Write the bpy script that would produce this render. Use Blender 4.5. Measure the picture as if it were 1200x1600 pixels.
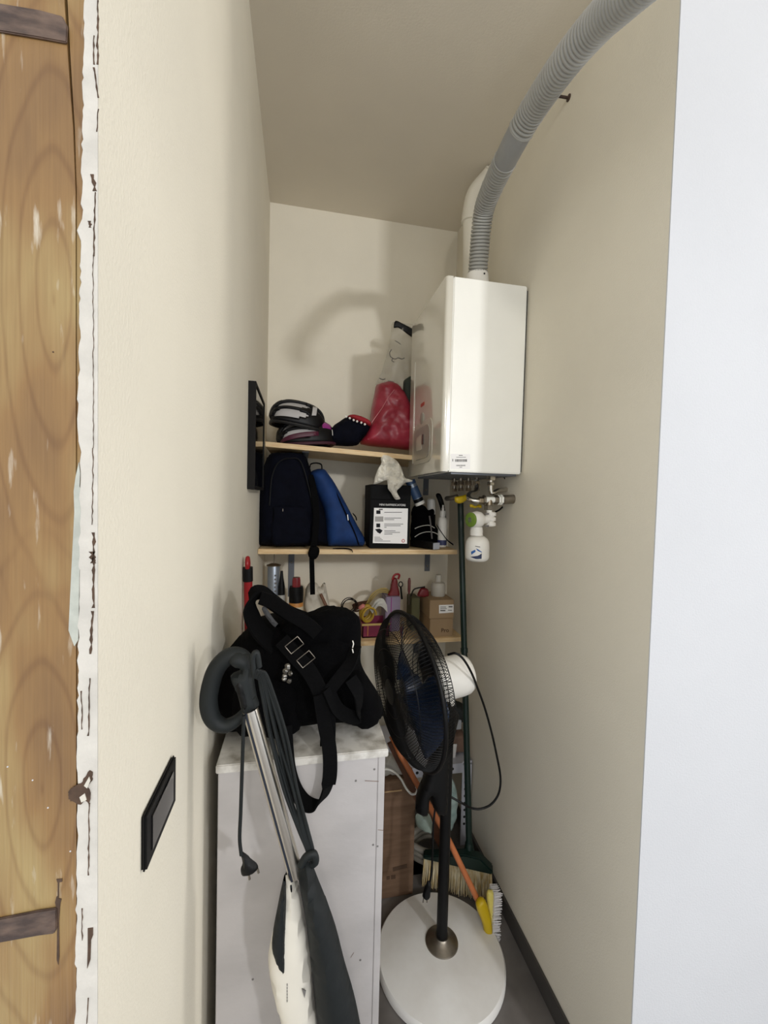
import bpy, bmesh, math, random
from mathutils import Vector, Matrix, noise
from mathutils.geometry import delaunay_2d_cdt
random.seed(7)
V = Vector
PI = math.pi
scene = bpy.context.scene
for o in list(bpy.data.objects): bpy.data.objects.remove(o)
COL = scene.collection

# ------------------------------------------------------------------ camera
FPX, YAW, PITCH, ROLL, H = 646.5, 0.19956, -0.03526, 0.02475, 1.77
_f = V((math.sin(YAW)*math.cos(PITCH), math.cos(YAW)*math.cos(PITCH), math.sin(PITCH)))
_r0 = V((math.cos(YAW), -math.sin(YAW), 0)); _u0 = _r0.cross(_f)
CR = _r0*math.cos(ROLL) + _u0*math.sin(ROLL)
CU = -_r0*math.sin(ROLL) + _u0*math.cos(ROLL)
CF = _f
EYE = V((0, 0, H))
cd = bpy.data.cameras.new('camera'); cam = bpy.data.objects.new('camera', cd); COL.objects.link(cam)
cd.sensor_width = 36; cd.sensor_fit = 'AUTO'; cd.lens = FPX/1600*36; cd.clip_start = .02
m = Matrix((CR, CU, -CF)).transposed().to_4x4(); m.translation = EYE
cam.matrix_world = m
scene.camera = cam

# ------------------------------------------------------------------ light
scene.view_settings.view_transform = 'Standard'
scene.view_settings.look = 'None'
scene.view_settings.exposure = 0.46
scene.view_settings.gamma = 1
scene.view_settings.use_curve_mapping = False
w = bpy.data.worlds.new('world'); scene.world = w; w.use_nodes = True
w.node_tree.nodes['Background'].inputs[0].default_value = (.91, .95, 1, 1)
w.node_tree.nodes['Background'].inputs[1].default_value = 1.0
def area(name, loc, target, sx, sy, power, col):
    d = bpy.data.lights.new(name, 'AREA'); d.shape = 'RECTANGLE'; d.size = sx; d.size_y = sy
    d.energy = power; d.color = col
    o = bpy.data.objects.new(name, d); COL.objects.link(o); o.location = loc
    o.rotation_euler = (V(target)-V(loc)).to_track_quat('-Z', 'Y').to_euler()
    return o
# ceiling lamp of the room behind the viewer, a high daylight window behind right, a tall window far right
area('room_lamp', (-.1, -3.4, 3.12), (.3, 2.2, 1.4), .35, .35, 18, (1, .95, .86))
area('high_window', (2.34, -4.0, 3.02), (.3, 2.2, 1.7), .26, .24, 64, (.97, .98, 1))
area('side_window', (3.4, .42, 1.45), (-.2, .5, 1.45), .36, 1.9, 16.5, (1, .965, .91))

# ------------------------------------------------------------------ pixel of the photograph + true depth -> point in the room
def ray(px, py): return CF + CR*((px-600)/FPX) - CU*((py-800)/FPX)
def PY(px, py, Y): d = ray(px, py); return EYE + d*(Y/d.y)
def PX(px, py, X): d = ray(px, py); return EYE + d*(X/d.x)
def PZ(px, py, Z): d = ray(px, py); return EYE + d*((Z-H)/d.z)

# ------------------------------------------------------------------ materials
def lin(h):
    h = h.lstrip('#'); c = [int(h[i:i+2], 16)/255 for i in (0, 2, 4)]
    return tuple(x/12.92 if x <= .04045 else ((x+.055)/1.055)**2.4 for x in c)
def mk(name, col, rough=.5, metal=0, var=.08, vs=8, st=(1, 1, 1), bump=0, bs=80, coat=0, col2=None, spec=.5, lo=.35, hi=.65, det=4, trans=0, alpha=1, sheen=0):
    M = bpy.data.materials.new(name); M.use_nodes = True; n = M.node_tree.nodes; l = M.node_tree.links
    b = n['Principled BSDF']; c = lin(col)
    b.inputs['Roughness'].default_value = rough; b.inputs['Metallic'].default_value = metal
    b.inputs['Specular IOR Level'].default_value = spec
    b.inputs['Coat Weight'].default_value = coat; b.inputs['Coat Roughness'].default_value = .08
    b.inputs['Transmission Weight'].default_value = trans; b.inputs['Sheen Weight'].default_value = sheen
    tc = n.new('ShaderNodeTexCoord'); mp = n.new('ShaderNodeMapping'); mp.inputs['Scale'].default_value = st
    l.new(tc.outputs['Object'], mp.inputs[0])
    t = n.new('ShaderNodeTexNoise'); t.inputs['Scale'].default_value = vs; t.inputs['Detail'].default_value = det
    l.new(mp.outputs[0], t.inputs[0])
    r = n.new('ShaderNodeValToRGB'); e = r.color_ramp.elements
    e[0].position = lo; e[1].position = hi
    if col2: c0, c1 = c, lin(col2)
    else: c0 = tuple(x*(1-var) for x in c); c1 = tuple(min(1, x*(1+var)) for x in c)
    e[0].color = (*c0, 1); e[1].color = (*c1, 1)
    l.new(t.outputs[0], r.inputs[0]); l.new(r.outputs[0], b.inputs['Base Color'])
    if bump:
        t2 = n.new('ShaderNodeTexNoise'); t2.inputs['Scale'].default_value = bs; t2.inputs['Detail'].default_value = 3
        l.new(mp.outputs[0], t2.inputs[0])
        bp = n.new('ShaderNodeBump'); bp.inputs['Strength'].default_value = bump; bp.inputs['Distance'].default_value = .002
        l.new(t2.outputs[0], bp.inputs['Height']); l.new(bp.outputs[0], b.inputs['Normal'])
    if alpha < 1:
        tr = n.new('ShaderNodeBsdfTransparent'); mx = n.new('ShaderNodeMixShader'); mx.inputs[0].default_value = alpha
        l.new(tr.outputs[0], mx.inputs[1]); l.new(b.outputs[0], mx.inputs[2])
        l.new(mx.outputs[0], n['Material Output'].inputs[0])
    return M

PLASTER = mk('plaster', '#e6dfce', .9, var=.025, vs=2.5, bump=.35, bs=220, spec=.2)
PLASTERW = mk('plaster_white', '#c9cacd', .9, var=.02, vs=2, bump=.35, bs=200, spec=.2)
CEIL = mk('ceiling_paint', '#e4dccd', .95, var=.03, vs=2, bump=.2, bs=200, spec=.1)
FLOORM = mk('floor_tile', '#5e5a57', .5, col2='#787370', vs=5, bump=.1, bs=60, det=8)
STONE = mk('dark_stone', '#45423f', .5, var=.15, vs=9)
PINE = mk('pine', '#d6b483', .6, col2='#e6cda2', vs=14, st=(1, 12, 12), bump=.1, bs=60)
PINEEDGE = PINE
WHITEENAMEL = mk('white_enamel', '#fbfaf3', .45, var=.01, coat=.15, spec=.4)
WHITEGLOSS = mk('white_gloss_front', '#d8d3c5', .16, var=.01, coat=1)
GREYPANEL = mk('grey_panel', '#a39e94', .3, var=.02)
GREYLINE = mk('grey_seam', '#8d877b', .6)
WHITEPLASTIC = mk('white_plastic', '#ece9e2', .35, var=.015)
WHITEPAPER = mk('white_paper', '#f4f2f0', .7, var=.01)
INK = mk('ink_grey', '#6d6a68', .8)
BLACKPLASTIC = mk('black_plastic', '#070708', .5, var=.2, spec=.25)
BLACKGLOSS = mk('black_gloss', '#08080a', .12, coat=.6)
BLACKMATTE = mk('black_fabric', '#030304', .95, var=.3, vs=40, bump=.5, bs=400, spec=.08)
BLACKWEB = mk('black_webbing', '#040405', .85, var=.25, vs=60, st=(1, 1, 4), bump=.4, bs=500, spec=.1)
NAVY = mk('navy_fabric', '#070914', .85, var=.2, vs=30, bump=.5, bs=400, spec=.1)
BLUE = mk('blue_fabric', '#133264', .75, var=.15, vs=20, bump=.5, bs=400, spec=.3)
GREYHOSE = mk('grey_pvc', '#a2a19c', .5, var=.05, vs=12)
GREYHOSE2 = mk('grey_pvc_sleeve', '#98999a', .55, var=.05, vs=12)
CHROME = mk('chrome', '#c9c4bb', .22, 1, var=.1, vs=30)
STEEL = mk('dull_steel', '#8c857b', .4, 1, var=.15, vs=30)
BRASS = mk('nickel_brass', '#9f9280', .3, 1, var=.15, vs=30)
GALV = mk('grey_bracket', '#6c7078', .5, .4, var=.1)
YELLOW = mk('yellow_plastic', '#c9aa10', .4, var=.08)
GREENLBL = mk('green_label', '#6c8a2c', .5, var=.05)
NAVYLBL = mk('navy_label', '#15254e', .5)
BLUELBL = mk('blue_label', '#2f62a8', .5)
GREENPLASTIC = mk('dark_green_plastic', '#0b241e', .4, var=.12)
RED = mk('red_plastic', '#8f1018', .4, var=.1)
DARKRED = mk('dark_red_plastic', '#6c1218', .45, var=.1)
REDBAG = mk('red_film', '#8c2030', .35, col2='#a53448', vs=9, bump=.8, bs=30)
MAGENTA = mk('magenta_plastic', '#6e1838', .45, var=.15)
PURPLE = mk('purple_plastic', '#8c2a78', .4, var=.1)
LILAC = mk('lilac_plastic', '#85778c', .5, var=.06)
FILM = mk('clear_film', '#d6d2c6', .25, var=.05, bump=1, bs=25, alpha=.3)
TEALFILM = mk('teal_film', '#8fa8a4', .25, col2='#b9c9c6', vs=14, bump=1, bs=40)
DGREEN = mk('dark_green_fabric', '#2b322b', .8)
CARD = mk('cardboard', '#5d4633', .85, col2='#6f5642', vs=6, st=(1, 1, 6), bump=.1)
CARDLIGHT = mk('light_cardboard', '#9c8364', .85, var=.06, vs=6)
CARDDARK = mk('cardboard_print', '#4a3626', .85)
TAPE = mk('parcel_tape', '#a98a63', .3)
CREAM = mk('cream_bristle', '#d8cdae', .8, col2='#b09762', vs=18, st=(4, 4, 1))
WHITEBR = mk('white_bristle', '#dddada', .8, var=.05)
ORANGEWOOD = mk('orange_wood', '#b0663a', .5, var=.15, vs=20, st=(1, 1, .2))
DARKWOOD = mk('dark_brown_wood', '#4a2a17', .6, var=.2, vs=20)
BROWNSTICK = mk('brown_stick', '#6a442c', .6, var=.15)
FANBASE = mk('fan_base_white', '#f0efec', .5, col2='#e2dfda', vs=6, bump=.1)
BLADE = mk('blue_blade', '#16263f', .25, var=.1, coat=.3, alpha=.8)
WIRE = mk('black_wire', '#060607', .5, var=.1, spec=.3)
DARKGREY = mk('dark_grey_plastic', '#1a1e1f', .6, var=.1, vs=14, spec=.3)
DARKGREYT = mk('dark_grey_rubber', '#141819', .65, var=.12, vs=25, bump=.2, spec=.3)
SILVERTUBE = mk('silver_tube', '#cfc9bf', .28, 1, var=.04)
IVORY = mk('ivory_plastic', '#dcd7cb', .4, var=.03)
SILVERCAN = mk('silver_can', '#9ba3ae', .35, .6, var=.1)
ORANGE = mk('orange_label', '#c58742', .5, var=.08)
CLOTH = mk('white_paper_towel', '#e4dfd2', .85, var=.05, vs=15, bump=.9, bs=60)
CLOTHGREY = mk('pale_grey_cloth', '#a9a59d', .85, var=.08, vs=12, bump=.6, bs=60)
BAGPAPER = mk('white_paper_bag', '#c9c3b5', .8, var=.08, vs=14, bump=.5, bs=50)
GREYVENT = mk('helmet_grey', '#b7b4b2', .5, var=.08)
PEARL = mk('pearl', '#e8e4dc', .2)
REDCLOTH = mk('red_cloth', '#8e1420', .8, var=.1)
CABLEY = mk('yellow_cable', '#b08f2e', .5)
CABLEW = mk('white_cable', '#c9c7bf', .5)
RUST = mk('rusty_strap', '#3a2a22', .6, col2='#6a5547', vs=35, st=(1, 1, 2.5), bump=.6, bs=90, lo=.42, hi=.72)
CRACK = mk('dark_crack', '#4c3a2d', .95, var=.3, vs=60)
BRACKETW = mk('white_perforated_metal', '#c2c4cf', .45, var=.03)
HOLE = mk('dark_hole', '#14161c', .9)
MIRROR = mk('dark_glass', '#060708', .06, spec=.3)
CABW = mk('white_cabinet_paint', '#b3afae', .55, col2='#a29e9d', vs=4.5, st=(1, 1, 1.6), bump=.25, bs=40, lo=.45, hi=.75)
CABT = mk('worn_white_top', '#cfccc6', .6, col2='#8f897f', vs=22, bump=.4, bs=60, lo=.45, hi=.7, det=8)

def wood_material():
    M = bpy.data.materials.new('rough_timber'); M.use_nodes = True; n = M.node_tree.nodes; l = M.node_tree.links
    b = n['Principled BSDF']; b.inputs['Roughness'].default_value = .55
    tc = n.new('ShaderNodeTexCoord')
    def mapping(loc, sc):
        mp = n.new('ShaderNodeMapping'); mp.vector_type = 'POINT'
        mp.inputs['Scale'].default_value = sc
        mp.inputs['Location'].default_value = tuple(-a*s for a, s in zip(loc, sc))
        l.new(tc.outputs['Object'], mp.inputs[0]); return mp
    def ramp(src, stops):
        r = n.new('ShaderNodeValToRGB'); e = r.color_ramp.elements
        while len(e) < len(stops): e.new(.5)
        for k, (p, c) in enumerate(stops): e[k].position = p; e[k].color = (*c, 1)
        l.new(src, r.inputs[0]); return r.outputs[0]
    def mix(f, a, bb, mode='MIX'):
        x = n.new('ShaderNodeMix'); x.data_type = 'RGBA'; x.blend_type = mode
        if isinstance(f, float): x.inputs[0].default_value = f
        else: l.new(f, x.inputs[0])
        l.new(a, x.inputs[6]); l.new(bb, x.inputs[7]); return x.outputs[2]
    # broad colour
    t = n.new('ShaderNodeTexNoise'); t.inputs['Scale'].default_value = 1; t.inputs['Detail'].default_value = 3
    l.new(mapping((0, 0, 0), (14, 14, 4.5)).outputs[0], t.inputs[0])
    base = ramp(t.outputs[0], [(.28, lin('#6f5130')), (.5, lin('#89683c')), (.72, lin('#a08a5a'))])
    # straight fibres
    g = n.new('ShaderNodeTexNoise'); g.inputs['Scale'].default_value = 1; g.inputs['Detail'].default_value = 5
    l.new(mapping((0, 0, 0), (420, 420, 9)).outputs[0], g.inputs[0])
    fib = ramp(g.outputs[0], [(.3, (.78, .74, .68)), (.62, (1, 1, 1))])
    c = mix(.55, base, fib, 'MULTIPLY')
    # growth rings round two flat-sawn figures, split by height
    def rings(px, py, sc):
        p = PY(px, py, .443)
        wv = n.new('ShaderNodeTexWave'); wv.wave_type = 'RINGS'; wv.rings_direction = 'SPHERICAL'
        wv.inputs['Scale'].default_value = 1; wv.inputs['Distortion'].default_value = 3.4
        wv.inputs['Detail'].default_value = 2; wv.inputs['Detail Scale'].default_value = .8
        l.new(mapping((p.x, .443, p.z), sc).outputs[0], wv.inputs[0])
        return ramp(wv.outputs[1], [(.0, (.55, .42, .3)), (.07, (.85, .78, .7)), (.22, (1, 1, 1))])
    r1 = rings(84, 470, (23, 1, 4.6)); r2 = rings(66, 1235, (21, 1, 5))
    sp = n.new('ShaderNodeSeparateXYZ'); l.new(tc.outputs['Object'], sp.inputs[0])
    mr = n.new('ShaderNodeMapRange'); z = PY(60, 880, .443).z
    mr.inputs[1].default_value = z-.07; mr.inputs[2].default_value = z+.07; l.new(sp.outputs[2], mr.inputs[0])
    rr = mix(mr.outputs[0], r2, r1)
    c = mix(.4, c, rr, 'MULTIPLY')
    # smears of old plaster
    s = n.new('ShaderNodeTexNoise'); s.inputs['Scale'].default_value = 1; s.inputs['Detail'].default_value = 8
    l.new(mapping((.3, 0, .2), (95, 95, 13)).outputs[0], s.inputs[0])
    sm = ramp(s.outputs[0], [(.63, (0, 0, 0)), (.76, (.7, .7, .7))])
    wh = n.new('ShaderNodeRGB'); wh.outputs[0].default_value = (*lin('#d5cdbd'), 1)
    c = mix(sm, c, wh.outputs[0])
    l.new(c, b.inputs['Base Color'])
    bp = n.new('ShaderNodeBump'); bp.inputs['Strength'].default_value = .35; bp.inputs['Distance'].default_value = .002
    l.new(g.outputs[0], bp.inputs['Height']); l.new(bp.outputs[0], b.inputs['Normal'])
    return M
TIMBER = wood_material()

# ------------------------------------------------------------------ mesh building
ORG = {}
def cr(pts, n=6, closed=False):
    """Catmull-Rom through points (Vectors)"""
    P = [V(p) for p in pts]; out = []; N = len(P)
    for i in range(N if closed else N-1):
        p0 = P[(i-1) % N] if (closed or i > 0) else P[0]*2-P[1]
        p1 = P[i]; p2 = P[(i+1) % N]
        p3 = P[(i+2) % N] if (closed or i+2 < N) else P[-1]*2-P[-2]
        for k in range(n):
            t = k/n
            out.append(.5*((2*p1)+(p2-p0)*t+(2*p0-5*p1+4*p2-p3)*t*t+(3*p1-p0-3*p2+p3)*t**3))
    if not closed: out.append(P[-1])
    return out
class MB:
    def __init__(s): s.v = []; s.f = []
    def add(s, vs, fs, M=None):
        k = len(s.v); s.v += [(M @ V(p)) if M else V(p) for p in vs]; s.f += [tuple(i+k for i in f) for f in fs]; return s
    def box(s, a, b, M=None):
        (x0, y0, z0), (x1, y1, z1) = a, b
        vs = [(x0,y0,z0),(x1,y0,z0),(x1,y1,z0),(x0,y1,z0),(x0,y0,z1),(x1,y0,z1),(x1,y1,z1),(x0,y1,z1)]
        return s.add(vs, [(0,3,2,1),(4,5,6,7),(0,1,5,4),(1,2,6,5),(2,3,7,6),(3,0,4,7)], M)
    def tube(s, path, r, n=10, cap=True, closed=False, flat=1.0, up=None):
        P = [V(p) for p in path]; N = len(P)
        R = r if hasattr(r, '__len__') else [r]*N
        T = []
        for i in range(N):
            a = P[(i-1) % N] if (closed or i) else P[0]; b = P[(i+1) % N] if (closed or i < N-1) else P[-1]
            d = b-a; T.append(d.normalized() if d.length > 1e-9 else V((0, 0, 1)))
        t0 = T[0]; ref = V(up) if up else (V((0, 0, 1)) if abs(t0.z) < .9 else V((1, 0, 0)))
        u = (ref - t0*ref.dot(t0)).normalized(); rings = []
        for i in range(N):
            if i: u = (u - T[i]*u.dot(T[i])).normalized()
            if up and abs(T[i].dot(V(up))) < .95: u = (V(up)-T[i]*V(up).dot(T[i])).normalized()
            vv = T[i].cross(u)
            rings.append([P[i]+(u*math.cos(2*PI*k/n)*flat+vv*math.sin(2*PI*k/n))*R[i] for k in range(n)])
        vs = [p for rg in rings for p in rg]; fs = []
        for i in range(N if closed else N-1):
            j = (i+1) % N
            for k in range(n): fs.append((i*n+k, i*n+(k+1) % n, j*n+(k+1) % n, j*n+k))
        if cap and not closed:
            fs.append(tuple(range(n-1, -1, -1))); fs.append(tuple((N-1)*n+k for k in range(n)))
        return s.add(vs, fs)
    def ribbon(s, path, wdir, w, th):
        """flat strap: wdir = width direction(s)"""
        P = [V(p) for p in path]; N = len(P); vs = []; fs = []
        for i in range(N):
            t = (P[min(i+1, N-1)]-P[max(i-1, 0)]).normalized()
            d = V(wdir[i] if isinstance(wdir, list) else wdir); d = (d-t*d.dot(t)).normalized(); nn = t.cross(d)
            ww = w[i] if hasattr(w, '__len__') else w
            vs += [P[i]+d*ww/2+nn*th/2, P[i]-d*ww/2+nn*th/2, P[i]-d*ww/2-nn*th/2, P[i]+d*ww/2-nn*th/2]
        for i in range(N-1):
            for k in range(4): fs.append((i*4+k, i*4+(k+1) % 4, i*4+4+(k+1) % 4, i*4+4+k))
        fs += [(3, 2, 1, 0), tuple((N-1)*4+k for k in range(4))]
        return s.add(vs, fs)
    def lathe(s, prof, base=(0, 0, 0), axis=(0, 0, 1), n=24):
        """prof = [(r, h)] along axis from base"""
        q = V((0, 0, 1)).rotation_difference(V(axis).normalized()).to_matrix(); b = V(base); vs = []; fs = []
        for r, h in prof:
            for k in range(n): vs.append(b+q @ V((max(r, 1e-5)*math.cos(2*PI*k/n), max(r, 1e-5)*math.sin(2*PI*k/n), h)))
        for i in range(len(prof)-1):
            for k in range(n): fs.append((i*n+k, i*n+(k+1) % n, (i+1)*n+(k+1) % n, (i+1)*n+k))
        fs.append(tuple(range(n-1, -1, -1))); fs.append(tuple((len(prof)-1)*n+k for k in range(n)))
        return s.add(vs, fs)
    def prism(s, poly, off):
        """poly of 3D points extruded by vector"""
        P = [V(p) for p in poly]; N = len(P); o = V(off)
        fs = [tuple(range(N-1, -1, -1)), tuple(range(N, 2*N))]
        for i in range(N): fs.append((i, (i+1) % N, N+(i+1) % N, N+i))
        return s.add(P+[p+o for p in P], fs)
    def build(s, name, mat, parent=None, smooth=True, bevel=0, angle=40, seg=2):
        me = bpy.data.meshes.new(name); o0 = V((0, 0, 0))
        if parent is not None: o0 = ORG.get(parent.name, V((0, 0, 0)))
        me.from_pydata([tuple(p-o0) for p in s.v], [], s.f); me.update()
        bm = bmesh.new(); bm.from_mesh(me); bmesh.ops.recalc_face_normals(bm, faces=bm.faces)
        if bevel:
            es = [e for e in bm.edges if len(e.link_faces) == 2 and e.calc_face_angle(0) > .6]
            bmesh.ops.bevel(bm, geom=es, offset=bevel, segments=seg, affect='EDGES', clamp_overlap=True)
        bm.to_mesh(me); bm.free()
        if smooth: me.shade_smooth(); me.set_sharp_from_angle(angle=math.radians(angle))
        me.materials.append(mat)
        o = bpy.data.objects.new(name, me); COL.objects.link(o)
        if parent is not None: o.parent = parent
        ORG[o.name] = o0
        return o
def tag(o, label=None, cat=None, group=None, kind=None):
    if label: o['label'] = label
    if cat: o['category'] = cat
    if group: o['group'] = group
    if kind: o['kind'] = kind
    return o
def thing(name, loc, label, cat, group=None):
    o = bpy.data.objects.new(name, None); COL.objects.link(o); o.location = V(loc); o.empty_display_size = .05
    ORG[o.name] = V(loc); return tag(o, label, cat, group)
def single(o, base):
    """give a one-mesh thing an origin at its base"""
    b = V(base); me = o.data
    me.transform(Matrix.Translation(-b)); o.location = b; ORG[o.name] = b; return o
def struct(o): o['kind'] = 'structure'; return o
def inflate(outline, Y0, front, back=None, R=.05, p=2.2, g=.012, wr=0, ws=20, smooth=3, seed=0, fn=None, pixels=True, zmin=None):
    """closed cushion whose rim is the outline (pixels at depth Y0), bulging towards and away from the viewer"""
    back = front if back is None else back
    pts = [PY(x, y, Y0) for x, y in outline] if pixels else [V(q) for q in outline]
    if smooth > 1: pts = cr(pts, smooth, True)
    if zmin is not None:
        for q in pts: q.z = max(q.z, zmin)
    P2 = [V((q.x, q.z)) for q in pts]; N = len(P2)
    def dist(q):
        best = 9
        for i in range(N):
            a = P2[i]; b = P2[(i+1) % N]; ab = b-a; L = ab.length_squared
            t = 0 if L < 1e-12 else max(0, min(1, (q-a).dot(ab)/L))
            best = min(best, (a+ab*t-q).length)
        return best
    def inside(q):
        c = False
        for i in range(N):
            a = P2[i]; b = P2[(i+1) % N]
            if (a.y > q.y) != (b.y > q.y) and q.x < (b.x-a.x)*(q.y-a.y)/(b.y-a.y)+a.x: c = not c
        return c
    x0 = min(q.x for q in P2); x1 = max(q.x for q in P2); z0 = min(q.y for q in P2); z1 = max(q.y for q in P2)
    allv = list(P2); rnd = random.Random(seed+3)
    nx = int((x1-x0)/g)+1; nz = int((z1-z0)/g)+1
    for i in range(nx):
        for j in range(nz):
            q = V((x0+(i+.5)*g+rnd.uniform(-.2, .2)*g, z0+(j+.5)*g+rnd.uniform(-.2, .2)*g))
            if inside(q) and dist(q) > g*.35: allv.append(q)
    vv, ee, ff, ov, oe, of = delaunay_2d_cdt(allv, [(i, (i+1) % N) for i in range(N)], [], 1, 1e-7)
    D = [dist(q) for q in vv]
    mb = MB(); F = []; B = []; vs = []
    for q, d in zip(vv, D):
        t = min(1, d/R); h = (1-(1-t)**p)**(1/p)
        w_ = 0
        if wr:
            nz_ = noise.noise(V((q.x*ws+seed*7.3, q.y*ws*1.0, seed*3.1)))+.5*noise.noise(V((q.x*ws*2.3, q.y*ws*2.3+seed, 5.)))
            w_ = wr*nz_*min(1, d/(R*.4))
        F.append(len(vs)); vs.append(V((q.x, Y0-front*h-w_, q.y)))
        if d < 1e-6: B.append(F[-1])
        else: B.append(len(vs)); vs.append(V((q.x, Y0+back*h+w_, q.y)))
    if fn: vs = [fn(q) for q in vs]
    fs = []
    for f in ff:
        fs.append(tuple(F[i] for i in f)); fs.append(tuple(B[i] for i in reversed(f)))
    return mb.add(vs, fs)
def text(s, size, origin, xdir, ydir, mat, parent, name='lettering', th=.0006):
    cu = bpy.data.curves.new(name, 'FONT'); cu.body = s; cu.size = size; cu.extrude = th; cu.align_x = 'LEFT'
    to = bpy.data.objects.new(name+'_tmp', cu); COL.objects.link(to)
    bpy.context.view_layer.update()
    me = bpy.data.meshes.new_from_object(to.evaluated_get(bpy.context.evaluated_depsgraph_get()))
    bpy.data.objects.remove(to); bpy.data.curves.remove(cu)
    xd = V(xdir).normalized(); yd = V(ydir).normalized(); zd = xd.cross(yd)
    M = Matrix((xd, yd, zd)).transposed().to_4x4(); M.translation = V(origin)-ORG.get(parent.name, V())
    me.transform(M); me.materials.clear(); me.materials.append(mat); me.name = name
    o = bpy.data.objects.new(name, me); COL.objects.link(o); o.parent = parent; ORG[o.name] = ORG.get(parent.name, V()); return o
def slab(rect, Y, th):
    """thin plate facing the viewer at depth Y from a pixel quad, thickness backwards"""
    return MB().prism([PY(x, y, Y) for x, y in rect], (0, th, 0))

# ================================================================== the setting
XL, XR, YB, ZC = -.19, .888, 2.39, H+1.587
struct(MB().box((-.6, -3.5, -.06), (3.6, 2.6, 0)).build('floor', FLOORM))
struct(MB().box((-.6, -3.5, ZC), (3.6, 2.6, ZC+.1)).build('ceiling', CEIL))
wl = struct(MB().box((-.5, .47, 0), (XL, YB, ZC)).box((XL-.0032, .4428, 0), (XL, .47, ZC)).build('wall_left', PLASTER))
struct(MB().box((-.5, YB, 0), (1.1, YB+.12, ZC)).build('wall_back', PLASTER))
struct(MB().box((XR, .897, 0), (1.1, YB, ZC)).build('wall_right', PLASTER))
struct(MB().box((XR, .894, 0), (3.6, .897, ZC)).box((1.1, .897, 0), (3.6, 1.0, ZC)).build('wall_front', PLASTERW))
struct(MB().box((XR-.011, .9, 0), (XR, YB, .075)).build('baseboard_right', STONE, bevel=.002))

# rough timber of the doorway, its face towards the viewer
tr = struct(MB().box((-.5, .455, 0), (-.235, .47, ZC)).build('trim_1', DARKWOOD))
YT = .443
def tp(px, py): return PY(px, py, YT)
def vx(px, z):
    """X on the timber face of the slightly leaning joint at height z"""
    return tp(px, 800).x
ztop, zbot = ZC, 0
def edgeline(pxs):
    return [tp(x, y) for x, y in pxs]
# main board and the narrow strip split from it by a tapering crack
main = [V((-.5, YT, zbot)), V((tp(117, 800).x, YT, zbot)), tp(118, 300), tp(114, 200), tp(106, 90), tp(100, -10), V((tp(98, 0).x, YT, ztop)), V((-.5, YT, ztop))]
MB().prism(main, (0, .012, 0)).build('plank', TIMBER, tr, smooth=False)
strip = [V((tp(118.5, 800).x, YT+.001, zbot)), V((-.19-.004, YT+.001, zbot)), V((-.19-.004, YT+.001, ztop)), V((tp(104, 0).x, YT+.001, ztop)), tp(104, -10)+V((0, .001, 0)), tp(109, 85)+V((0, .001, 0)), tp(116, 200)+V((0, .001, 0)), tp(119, 300)+V((0, .001, 0))]
MB().prism(strip, (0, .012, 0)).build('plank', TIMBER, tr, smooth=False)
# metal straps let into the timber
for q in ([(-60, -10), (0, 4), (60, 14), (97, 24), (105, 40), (104, 66), (60, 58), (0, 48), (-60, 34)],
          [(-60, 1447), (0, 1436), (60, 1424), (88, 1420), (88, 1452), (84, 1460), (60, 1463), (0, 1474), (-60, 1486)]):
    MB().prism([PY(x, y, YT-.0025) for x, y in q], (0, .0025, 0)).build('metal_strap', RUST, tr, bevel=.0008)
MB().prism([PY(x, y, YT-.0006) for x, y in ((88, 1374), (97, 1373), (97, 1378), (92, 1379), (91.5, 1404), (96, 1405), (94, 1412), (92, 1440), (92.5, 1495), (91, 1508), (88.5, 1500), (89.5, 1430), (86, 1410), (88, 1402), (90, 1400), (90, 1380))], (0, .0006, 0)).build('slot_mark', CRACK, tr, smooth=False)
for x, y in ((12, 1198), (51, 1219), (75, 1262), (83, 550), (62, 1435), (110, 1330)):
    MB().lathe([(.0008, 0), (.0006, .0005), (0, .0007)], PY(x, y, YT), (0, -1, 0), 8).build('plaster_speck', PLASTERW if y > 600 else CRACK, tr)
# plaster return with a ragged left edge on the timber
rnd = random.Random(4)
left = []; y = -140
base_px = [(-140, 131), (0, 131), (160, 130), (300, 128), (350, 129), (358, 118), (364, 128), (440, 126), (600, 124), (660, 119), (700, 126), (860, 124), (1000, 123), (1180, 121), (1230, 122), (1300, 121), (1600, 118), (1760, 116)]
def bp(y):
    for (a, xa), (b, xb) in zip(base_px, base_px[1:]):
        if a <= y <= b: return xa+(xb-xa)*(y-a)/(b-a)
    return 116
while y < 1740:
    left.append((bp(y)+rnd.uniform(-2.2, 1.6), y)); y += rnd.uniform(6, 18)
YP = .4415
lp = [V((tp(118, 800).x, YP, 0))]+[PY(x, yy, YP) for x, yy in reversed(left)]+[V((tp(131, 800).x, YP, ZC))]
mbp = MB(); N = len(lp)
front = lp; 
vs = []
for q in front:
    vs += [V((q.x, YP, q.z)), V((q.x-.0008, YT, q.z)), V((XL, YP, q.z)), V((XL, YP+.0012, q.z))]
fs = []
for i in range(N-1):
    a = i*4; b = a+4
    fs += [(a, a+2, b+2, b), (a+1, a, b, b+1), (a+2, a+3, b+3, b+2), (a+3, a+1, b+1, b+3)]
fs += [(0, 1, 3, 2), tuple((N-1)*4+k for k in (2, 3, 1, 0))]
mbp.add(vs, fs).build('plaster_edge', mk('gypsum_filler', '#c6c1b8', .9, var=.08, vs=30, det=8, bump=.5, bs=150, spec=.2), wl, smooth=False)
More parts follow.
